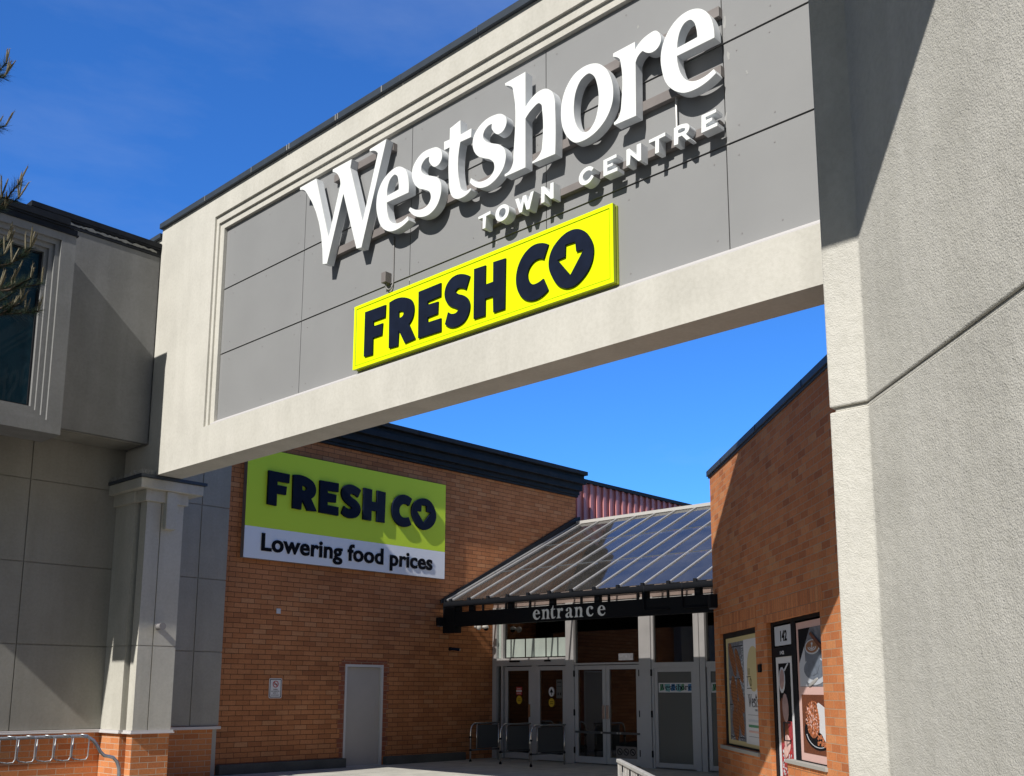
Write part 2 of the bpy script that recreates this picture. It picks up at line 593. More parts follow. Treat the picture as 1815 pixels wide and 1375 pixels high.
BRICKS = [(0.0, (0.44, 0.150, 0.058)), (0.12, (0.56, 0.195, 0.072)), (0.5, (0.62, 0.228, 0.084)), (0.85, (0.66, 0.256, 0.100)), (1.0, (0.66, 0.30, 0.130))]
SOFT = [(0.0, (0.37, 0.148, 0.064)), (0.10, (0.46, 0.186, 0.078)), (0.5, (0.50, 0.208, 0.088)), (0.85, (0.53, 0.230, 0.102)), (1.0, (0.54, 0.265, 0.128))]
M = dict(
    beam=stucco('light_stucco', (0.605, 0.585, 0.53), 120, 0.25, 0.006, 0.09, 0.06),
    pier=stucco('rough_stucco', (0.605, 0.587, 0.535), 84, 0.62, 0.012, 0.11, 0.07),
    column=stucco('column_stucco', (0.55, 0.53, 0.47), 90, 0.3, 0.006, 0.09, 0.10),
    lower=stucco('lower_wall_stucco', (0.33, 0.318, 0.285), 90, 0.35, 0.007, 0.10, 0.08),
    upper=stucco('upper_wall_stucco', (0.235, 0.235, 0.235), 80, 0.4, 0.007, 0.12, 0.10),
    bay=stucco('bay_stucco', (0.27, 0.27, 0.27), 80, 0.4, 0.007, 0.12, 0.10),
    panel=plain('grey_panel', (0.262, 0.264, 0.266), 0.6, 0.0, 0.05, 0.9, 0.03, 30),
    reveal=plain('reveal_grey', (0.36, 0.35, 0.32), 0.7),
    ledge=plain('ledge_flashing', (0.56, 0.54, 0.54), 0.5),
    coping=plain('slate_coping', (0.045, 0.058, 0.078), 0.5, 0.0, 0.15, 3.0, spec=0.3),
    black=plain('black_metal', (0.008, 0.009, 0.012), 0.6, spec=0.15),
    blackm=plain('weathered_black_metal', (0.013, 0.015, 0.019), 0.6, 0.0, 0.4, 4.0, spec=0.25),
    navy=plain('navy_face', (0.007, 0.012, 0.030), 0.7, 0.0, 0.25, 5.0, spec=0.12),
    ink=plain('black_face', (0.007, 0.007, 0.009), 0.7, spec=0.1),
    white=plain('white_channel_face', (0.86, 0.88, 0.87), 0.45),
    wside=plain('white_channel_side', (0.72, 0.75, 0.78), 0.35, 0.0, 0.05, 9.0),
    race=plain('raceway', (0.20, 0.178, 0.17), 0.55, 0.0, 0.12, 3.0),
    lime=plain('lime_face', (0.78, 0.98, 0.003), 0.5, spec=0.12),
    limes=plain('lime_return', (0.38, 0.45, 0.012), 0.5),
    green=plain('green_face', (0.62, 0.83, 0.055), 0.5, spec=0.15),
    wpan=plain('white_panel_face', (0.80, 0.83, 0.88), 0.4),
    brick=brick('shaded_brick', SOFT, (0.11, 0.058, 0.032), dirt=0.25, mort=0.011),  # shade of the recessed joints is put into the dark mortar colour
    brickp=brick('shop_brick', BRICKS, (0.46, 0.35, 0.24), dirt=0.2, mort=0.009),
    brickb=brick('base_brick', [(p, (c[0] * 0.95, c[1] * 0.98, c[2])) for p, c in BRICKS], (0.55, 0.46, 0.36), dirt=0.1, mort=0.010),
    soldier=brick('soldier_brick', BRICKS, (0.24, 0.16, 0.10), True, dirt=0.1, mort=0.008),
    jamb=brick('patched_jamb_brick', [(0.0, (0.22, 0.075, 0.05)), (1.0, (0.34, 0.12, 0.065))], (0.36, 0.26, 0.18), dirt=0.15, mort=0.010),
    conc=stucco('concrete', (0.33, 0.32, 0.29), 30, 0.25, 0.01, 0.2, 0.0),
    kerb=stucco('kerb_concrete', (0.10, 0.105, 0.10), 30, 0.3, 0.01, 0.25, 0.0),
    asphalt=stucco('asphalt', (0.055, 0.055, 0.056), 60, 0.5, 0.01, 0.2, 0.0),
    alum=plain('anodised_aluminium', (0.52, 0.53, 0.55), 0.45, 0.15, 0.05, 3.0),
    bar=plain('bright_bar', (0.52, 0.51, 0.49), 0.4, 0.2),
    steel=plain('stainless_steel', (0.62, 0.61, 0.60), 0.22, 1.0),
    galv=plain('galvanised_steel', (0.52, 0.55, 0.58), 0.42, 0.75, 0.15, 14.0),
    mesh=plain('dark_mesh', (0.085, 0.095, 0.105), 0.45, 0.2, 0.1, 60),
    door=plain('grey_door_paint', (0.42, 0.40, 0.38), 0.5, 0.0, 0.05, 2.0),
    dframe=plain('grey_door_frame', (0.56, 0.56, 0.57), 0.5),
    pink=plain('beige_siding', (0.36, 0.29, 0.27), 0.6, 0.0, 0.1, 3.0),
    red=plain('red_siding', (0.72, 0.30, 0.29), 0.5, 0.0, 0.08, 2.0),
    dark=plain('dark_interior', (0.035, 0.028, 0.024), 0.8),
    frost=plain('grey_film', (0.13, 0.14, 0.135), 0.25),
    glass=glass('dark_glass', (0.42, 0.43, 0.42), ior=2.1),
    bayglass=glass('teal_glass', (0.10, 0.24, 0.27), 0.02, 0.10, (0.018, 0.052, 0.075), 0.95),
    roofglass=glass('roof_glass', (0.86, 0.83, 0.80), 0.04, 0.9, (0.24, 0.225, 0.21), 0.20),
    blind=plain('pale_green_film', (0.50, 0.60, 0.58), 0.5),
    cream=plain('poster_cream', (0.62, 0.52, 0.27), 0.5),
    paper=plain('poster_white', (0.70, 0.70, 0.72), 0.5),
    rose=plain('poster_rose', (0.72, 0.47, 0.42), 0.5),
    yellow=plain('sticker_yellow', (0.62, 0.42, 0.03), 0.5),
    redst=plain('sticker_red', (0.45, 0.03, 0.03), 0.5),
    blue=plain('sticker_blue', (0.06, 0.20, 0.42), 0.5),
    teal=plain('sticker_teal', (0.18, 0.42, 0.45), 0.5),
    leaf=plain('sticker_green', (0.10, 0.28, 0.16), 0.5),
    crust=plain('pastry_brown', (0.30, 0.11, 0.035), 0.6, 0.0, 0.55, 30.0),
    crustd=plain('pastry_dark', (0.16, 0.045, 0.016), 0.6, 0.0, 0.5, 40.0),
    slate=plain('photo_slate', (0.18, 0.19, 0.22), 0.6, 0.0, 0.4, 12.0),
    cup=plain('photo_cup_grey', (0.17, 0.20, 0.25), 0.5, 0.0, 0.3, 10.0),
    pale=plain('photo_pale', (0.55, 0.58, 0.63), 0.5),
    latte=plain('photo_coffee', (0.30, 0.13, 0.055), 0.5),
    jam=plain('photo_berry', (0.42, 0.05, 0.06), 0.5, 0.0, 0.6, 35.0),
    tan=plain('photo_mauve', (0.42, 0.28, 0.27), 0.5, 0.0, 0.2, 9.0),
    amber=plain('photo_crumble', (0.52, 0.17, 0.07), 0.6, 0.0, 0.75, 55.0),
    bark=plain('pine_bark', (0.10, 0.065, 0.045), 0.9, 0.0, 0.4, 9.0, 0.8, 14.0),
    needle=plain('pine_needles', (0.030, 0.055, 0.030), 0.55, 0.0, 0.45, 5.0),
    candle=plain('pine_shoots', (0.17, 0.145, 0.085), 0.7, 0.0, 0.3, 20.0),
    picket=plain('weathered_white_wood', (0.42, 0.41, 0.39), 0.8, 0.0, 0.25, 12.0, 0.5, 50.0),
    scuff=plain('scuff', (0.36, 0.36, 0.35), 0.8),
    spike=plain('clear_spikes', (0.42, 0.42, 0.42), 0.3),
    lampgrey=plain('lamp_grey', (0.24, 0.23, 0.23), 0.45),
)


def boxgrid(mb, F, aa, bb, nb, nf, gap):
    for i in range(len(aa) - 1):
        for j in range(len(bb) - 1):
            mb.fbox(F, aa[i] + gap / 2, aa[i + 1] - gap / 2, bb[j] + gap / 2, bb[j + 1] - gap / 2, nb, nf)
    return mb


def frame_ring(mb, F, o, i, nb, nf):
    """rectangular frame: outer (a0, a1, b0, b1), inner the same"""
    mb.fbox(F, o[0], i[0], o[2], o[3], nb, nf)
    mb.fbox(F, i[1], o[1], o[2], o[3], nb, nf)
    mb.fbox(F, i[0], i[1], o[2], i[2], nb, nf)
    mb.fbox(F, i[0], i[1], i[3], o[3], nb, nf)
    return mb


# ------------------------------------------------------------ the ground
def paving_material():
    m, nt, b = material('paving_slabs')
    b.inputs['Roughness'].default_value = 0.9
    uv = node(nt, 'ShaderNodeUVMap')
    bt = node(nt, 'ShaderNodeTexBrick')
    bt.offset = 0.0
    for k, v in dict(Scale=1.0).items():
        bt.inputs[k].default_value = v
    bt.inputs['Brick Width'].default_value, bt.inputs['Row Height'].default_value = 1.8, 1.8
    bt.inputs['Mortar Size'].default_value = 0.008
    bt.inputs['Color1'].default_value = (0.50, 0.48, 0.42, 1)
    bt.inputs['Color2'].default_value = (0.56, 0.54, 0.47, 1)
    bt.inputs['Mortar'].default_value = (0.10, 0.10, 0.09, 1)
    nt.links.new(uv.outputs[0], bt.inputs['Vector'])
    f = noise_fac(nt, 2.5, 6.0, 0.7)
    c = mul(nt, bt.outputs[0], ramp(nt, f, [(0.3, (0.72, 0.72, 0.72)), (0.65, (1, 1, 1))]))
    nt.links.new(c, b.inputs['Base Color'])
    add_bump(nt, b, noise_fac(nt, 90, 3.0), 0.3, 0.005)
    return m


g = MB().quad((-900, -900, -0.13), (900, -900, -0.13), (900, 900, -0.13), (-900, 900, -0.13)).build('ground', M['asphalt'])
struct(g)
p = MB().plan([(7.2, -14), (40, -14), (40, 24), (7.2, 24)], -0.5, 0.0).build('pavement', paving_material(), bevel=0.02)
struct(p)

# ------------------------------------------------------------ the grey building on the left
YW = -17.45
gb = thing('grey_building', 'dark grey stucco building on the left with a boxed teal window and brick base', 'building', (5.0, 17.45, 0))
mb = MB()
boxgrid(mb, FX, [-8, -5.55, -3.11, -0.67, 1.77, 4.21, 6.65, 8.3], [0.93, 2.33, 3.69, 5.09, 6.5], -17.60, YW, 0.018)
boxgrid(mb, FX, [8.9, 9.85, 10.452], [0.93, 2.305, 3.675, 5.08, 6.5, 9.0], -17.60, YW, 0.018)
mb.box(-8, 10.43, 17.468, 17.72, 0.93, 9.0)
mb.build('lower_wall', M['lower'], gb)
mb = MB()
mb.box(-8, 8.3, 17.475, 17.70, -0.1, 0.868).box(8.9, 10.34, 17.475, 17.70, -0.1, 0.868)
mb.build('brick_base', M['brickb'], gb)
mb = MB().box(10.345, 10.44, 17.50, 17.70, -0.1, 0.868)
mb.build('corner_post', M['reveal'], gb)
mb = MB().box(-8, 8.3, 17.385, 17.52, 0.872, 0.895).box(-8, 8.3, 17.40, 17.52, 0.895, 0.928)
mb.box(8.9, 10.47, 17.395, 17.52, 0.872, 0.925)
mb.build('sill_ledge', M['ledge'], gb, bevel=0.004)
mb = MB().box(6.05, 8.266, 16.62, 17.44, 5.85, 9.33).box(2.37, 6.05, 16.62, 17.44, 5.85, 8.86)
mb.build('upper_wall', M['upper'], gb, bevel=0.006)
mb = MB().box(6.0, 8.264, 16.603, 17.44, 9.33, 9.375).box(6.0, 8.264, 16.615, 17.44, 9.375, 9.455)
mb.box(5.95, 8.262, 16.592, 17.5, 9.455, 9.49).box(5.95, 8.262, 16.58, 17.5, 9.49, 9.585)
mb.build('parapet_coping', M['blackm'], gb, bevel=0.005)
top, bot = [], []
for i in range(40):                                     # torn mortar bed left under the missing flashing
    x = 6.55 + i * 0.042
    top.append((x, 9.425 + random.uniform(-.012, .022)))
    bot.append((x, 9.385 + random.uniform(-.005, .02)))
MB().prism(FX, bot + top[::-1], -16.62, -16.608).build('old_mortar_bed', M['reveal'], gb)
# soffit lines
mb = MB().box(2.5, 8.2, 16.72, 16.74, 5.835, 5.85).box(2.5, 8.2, 16.78, 17.42, 5.838, 5.85)
mb.build('soffit_panel', M['lower'], gb)
mb = MB()
O = (4.17, 6.45, 5.55, 8.88)
I1, I2, I3, I4 = (4.40, 6.22, 5.75, 8.75), (4.475, 6.145, 5.82, 8.665), (4.55, 6.07, 5.895, 8.585), (4.61, 6.01, 5.955, 8.52)
frame_ring(mb, FX, O, I1, -16.60, -15.90)
frame_ring(mb, FX, I1, I2, -16.60, -15.945)
frame_ring(mb, FX, I2, I3, -16.60, -15.99)
frame_ring(mb, FX, I3, I4, -16.60, -16.035)
mb.box(4.3, 5.6, 16.05, 16.5, 5.535, 5.55)
bay = mb.build('window_bay', M['bay'], gb)
MB().fbox(FX, I4[0] - 0.01, I4[1] + 0.01, I4[2] - 0.01, I4[3] + 0.01, -16.16, -16.13).build('pane', M['bayglass'], bay)
MB().fbox(FX, I4[0] - 0.05, I4[1] + 0.05, I4[2] - 0.05, I4[3] + 0.05, -16.58, -16.50).build('backing', M['dark'], bay)
mb = MB()
frame_ring(mb, FX, I4, (I4[0] + .03, I4[1] - .03, I4[2] + .03, I4[3] - .03), -16.13, -16.10)
mb.build('window_frame', M['blackm'], bay)
mb = MB().box(4.14, 6.48, 15.875, 16.60, 8.88, 8.905).box(4.16, 6.46, 15.89, 16.60, 8.905, 8.985)
mb.box(4.14, 6.40, 15.87, 16.60, 8.985, 9.02).box(4.12, 6.32, 15.85, 16.60, 9.02, 9.13)
mb.build('bay_coping', M['blackm'], gb, bevel=0.004)

# ------------------------------------------------------------ corner pillar under the gateway
cp = thing('corner_pillar', 'pale stucco pillar with stepped capital and brick foot carrying the left end of the sign wall', 'pillar', (8.55, 16.95, 0))


def pillar_plan(d=0.0, groove=True):
    P = [(8.17 - d, 17.46), (8.17 - d, 16.74 - d), (8.36, 16.74 - d), (8.36, 16.62 + d), (8.22 - d, 16.62 + d), (8.22 - d, 16.40 - d)]
    if groove:
        P += [(8.477, 16.40 - d), (8.477, 16.425 - d), (8.495, 16.425 - d), (8.495, 16.40 - d)]
    return P + [(8.905 + d, 16.40 - d), (8.905 + d, 17.46)]


mb = MB().plan(pillar_plan(), 0.93, 2.322).plan(pillar_plan(), 2.338, 4.80).plan(pillar_plan(-0.015, False), 2.322, 2.338)
mb.build('shaft', M['column'], cp)
MB().plan(pillar_plan(0.055, False), 4.80, 5.0).build('collar', M['column'], cp, bevel=0.006)
cap = MB().box(8.016, 9.19, 16.25, 17.46, 5.0, 5.178).build('capital', M['column'], cp, bevel=0.012)
MB().box(7.99, 9.24, 16.215, 17.46, 5.18, 5.234).build('flashing', M['coping'], cap, bevel=0.004)
MB().box(8.53, 8.73, 16.30, 16.41, 4.34, 4.998).build('keystone', M['column'], cp, bevel=0.008)
MB().plan(pillar_plan(0.05, False), 0.872, 0.893).plan(pillar_plan(0.035, False), 0.893, 0.928).build('sill_ledge', M['ledge'], cp)
MB().plan(pillar_plan(-0.012, False), -0.1, 0.870).build('brick_foot', M['brickb'], cp)

sp = MB()
for i in range(46):
    if i < 30:
        bx, by = 8.03 + random.uniform(0, .05), 16.27 + i * 0.04
    else:
        bx, by = 8.05 + (i - 30) * 0.03, 16.24 + random.uniform(0, .05)
    for k in range(3):
        sp.tube([(bx, by, 5.236), (bx + random.uniform(-.05, .05), by + random.uniform(-.05, .05), 5.236 + random.uniform(.05, .10))], 0.0022, 4)
tag(sp.build('bird_spikes', M['spike']), 'strip of thin clear bird spikes on the ledge above the left pillar', 'bird spikes')

wl = thing('wall_lamp', 'small round grey lamp sticking out of the left pillar', 'lamp', (8.56, 16.40, 2.60))
MB().tube([(8.56, 16.402, 2.66), (8.56, 16.385, 2.66)], 0.062, 20).build('back_plate', M['lampgrey'], wl, bevel=0.004)
MB().tube([(8.56, 16.385, 2.66), (8.56, 16.25, 2.66)], 0.05, 20).tube([(8.56, 16.25, 2.66), (8.56, 16.235, 2.66)], 0.062, 20).build('drum', M['lampgrey'], wl)

# ------------------------------------------------------------ the gateway (sign wall)
gw = thing('gateway_wall', 'pale stucco sign wall spanning the walkway, recessed grey panels and slate coping', 'wall', (8.5, 9.7, 5.24))
YR = 2.6
mb = MB()
mb.box(8.27, 8.74, YR, 17.44, 5.24, 5.83)
mb.box(8.27, 8.74, 14.755, 16.60, 5.83, 9.87)
mb.box(8.30, 8.74, 16.60, 17.44, 5.83, 9.72)
mb.box(8.27, 8.74, YR, 14.755, 9.50, 9.87)
mb.box(8.308, 8.74, 14.684, 14.755, 5.83, 9.50).box(8.308, 8.74, YR, 14.684, 9.373, 9.50)
mb.box(8.343, 8.74, 14.564, 14.684, 5.83, 9.373).box(8.343, 8.74, YR, 14.564, 9.264, 9.373)
mb.box(8.43, 8.74, YR, 14.564, 5.83, 9.264)
mb.box(8.745, 9.02, YR, 16.6, 9.3, 9.87)  # unseen rear thickening, added to move the edge of the wall's shadow
mb.build('wall', M['beam'], gw)
mb = MB()
boxgrid(mb, FY, [-14.564, -12.29, -9.83, -7.39, -4.96, -YR], [5.9, 7.05, 8.181, 9.264], -8.43, -8.40, 0.012)
mb.build('inner_panel', M['panel'], gw)
each('joint_flashing', M['panel'], gw, [lambda m, z=z: m.fbox(FY, -14.56, -YR, z + .004, z + .010, -8.41, -8.385) for z in (7.05, 8.181)])
rs = random.Random(5)
sc_ = []
for (y, z, h) in ((4.93, 8.35, .14), (4.90, 7.98, .10), (4.95, 7.25, .16), (4.93, 6.98, .10), (4.7, 7.72, .05), (9.15, 8.35, .03), (6.02, 8.88, .05), (8.2, 7.0, .09), (12.0, 7.9, .03), (9.83, 6.99, .05)):
    sc_.append(lambda m, y=y, z=z, h=h: m.prism(FY, [(-y + rs.uniform(-.012, .012) + sgn * (.012 * (1 - abs(t - .45))), z + h * t) for sgn, seq in ((1, (0, .3, .6, 1)), (-1, (1, .6, .3, 0))) for t in seq], -8.40, -8.3985))
each('scuff_mark', M['scuff'], gw, sc_)
scr = []
for y in (14.3, 13.3, 12.45, 12.1, 11.0, 10.0, 9.65, 8.6, 7.55, 7.2, 6.2, 5.12, 4.8, 4.4, 3.95):
    for z in (9.12, 8.35, 8.05, 7.2, 6.9, 6.05):
        scr.append((y + rs.uniform(-.03, .03), z + rs.uniform(-.02, .02)))
each('panel_screw', M['lampgrey'], gw, [lambda m, q=q: m.disc(FY, -q[0], q[1], -8.40, -8.397, .009, .009, 8) for q in scr])
mb = MB().prism(Frame((-1, 0, 0), (0, -1, 0), (0, 0, 0)), [(-8.275, 5.832), (-8.275, 5.846), (-8.40, 5.93), (-8.43, 5.93), (-8.43, 5.832)], -14.564, -YR)
mb.build('ledge_flashing', M['ledge'], gw)
mb = MB()
edges = [16.63, 16.22, 15.04, 13.60, 12.65, 11.39, 9.9, 8.4, 6.9, 5.4, 3.9, YR]
for i in range(len(edges) - 1):
    mb.box(8.215, 8.80, edges[i + 1] + .003, edges[i] - .003, 9.872, 9.972 + (0.004 if i % 2 else 0))
mb.box(8.803, 9.05, YR, 16.6, 9.872, 9.962)  # coping over the added rear thickening
mb.box(8.24, 8.80, 16.64, 17.43, 9.722, 9.812)
mb.build('coping', M['coping'], gw, bevel=0.005)
each('seam_clip', M['bar'], gw, [lambda m, y=y, w=w: m.box(8.205, 8.214, y - w / 2, y + w / 2, 9.875, 9.965) for y, w in
     ((12.60, .012), (12.54, .012), (11.36, .012), (11.31, .01), (10.3, .012), (13.6, .006), (15.04, .006))])

jb = thing('junction_box', 'small grey electrical box with curved conduit on the sign wall above the yellow sign', 'electrical box', (8.4, 10.25, 7.05))
MB().box(8.29, 8.398, 10.205, 10.295, 7.055, 7.205).build('box', M['race'], jb, bevel=0.005)
mb = MB()
path = [(8.34, 10.24, 7.055)] + [(8.34 + .045 * i / 8, 10.205 + .055 * math.cos(math.pi * i / 8) * .9, 7.03 - .07 * math.sin(math.pi * i / 8)) for i in range(9)] + [(8.388, 10.155, 7.15), (8.388, 10.158, 7.55), (8.388, 10.16, 7.72)]
mb.tube(path, 0.011, 8).build('conduit', M['lampgrey'], jb, smooth=True)

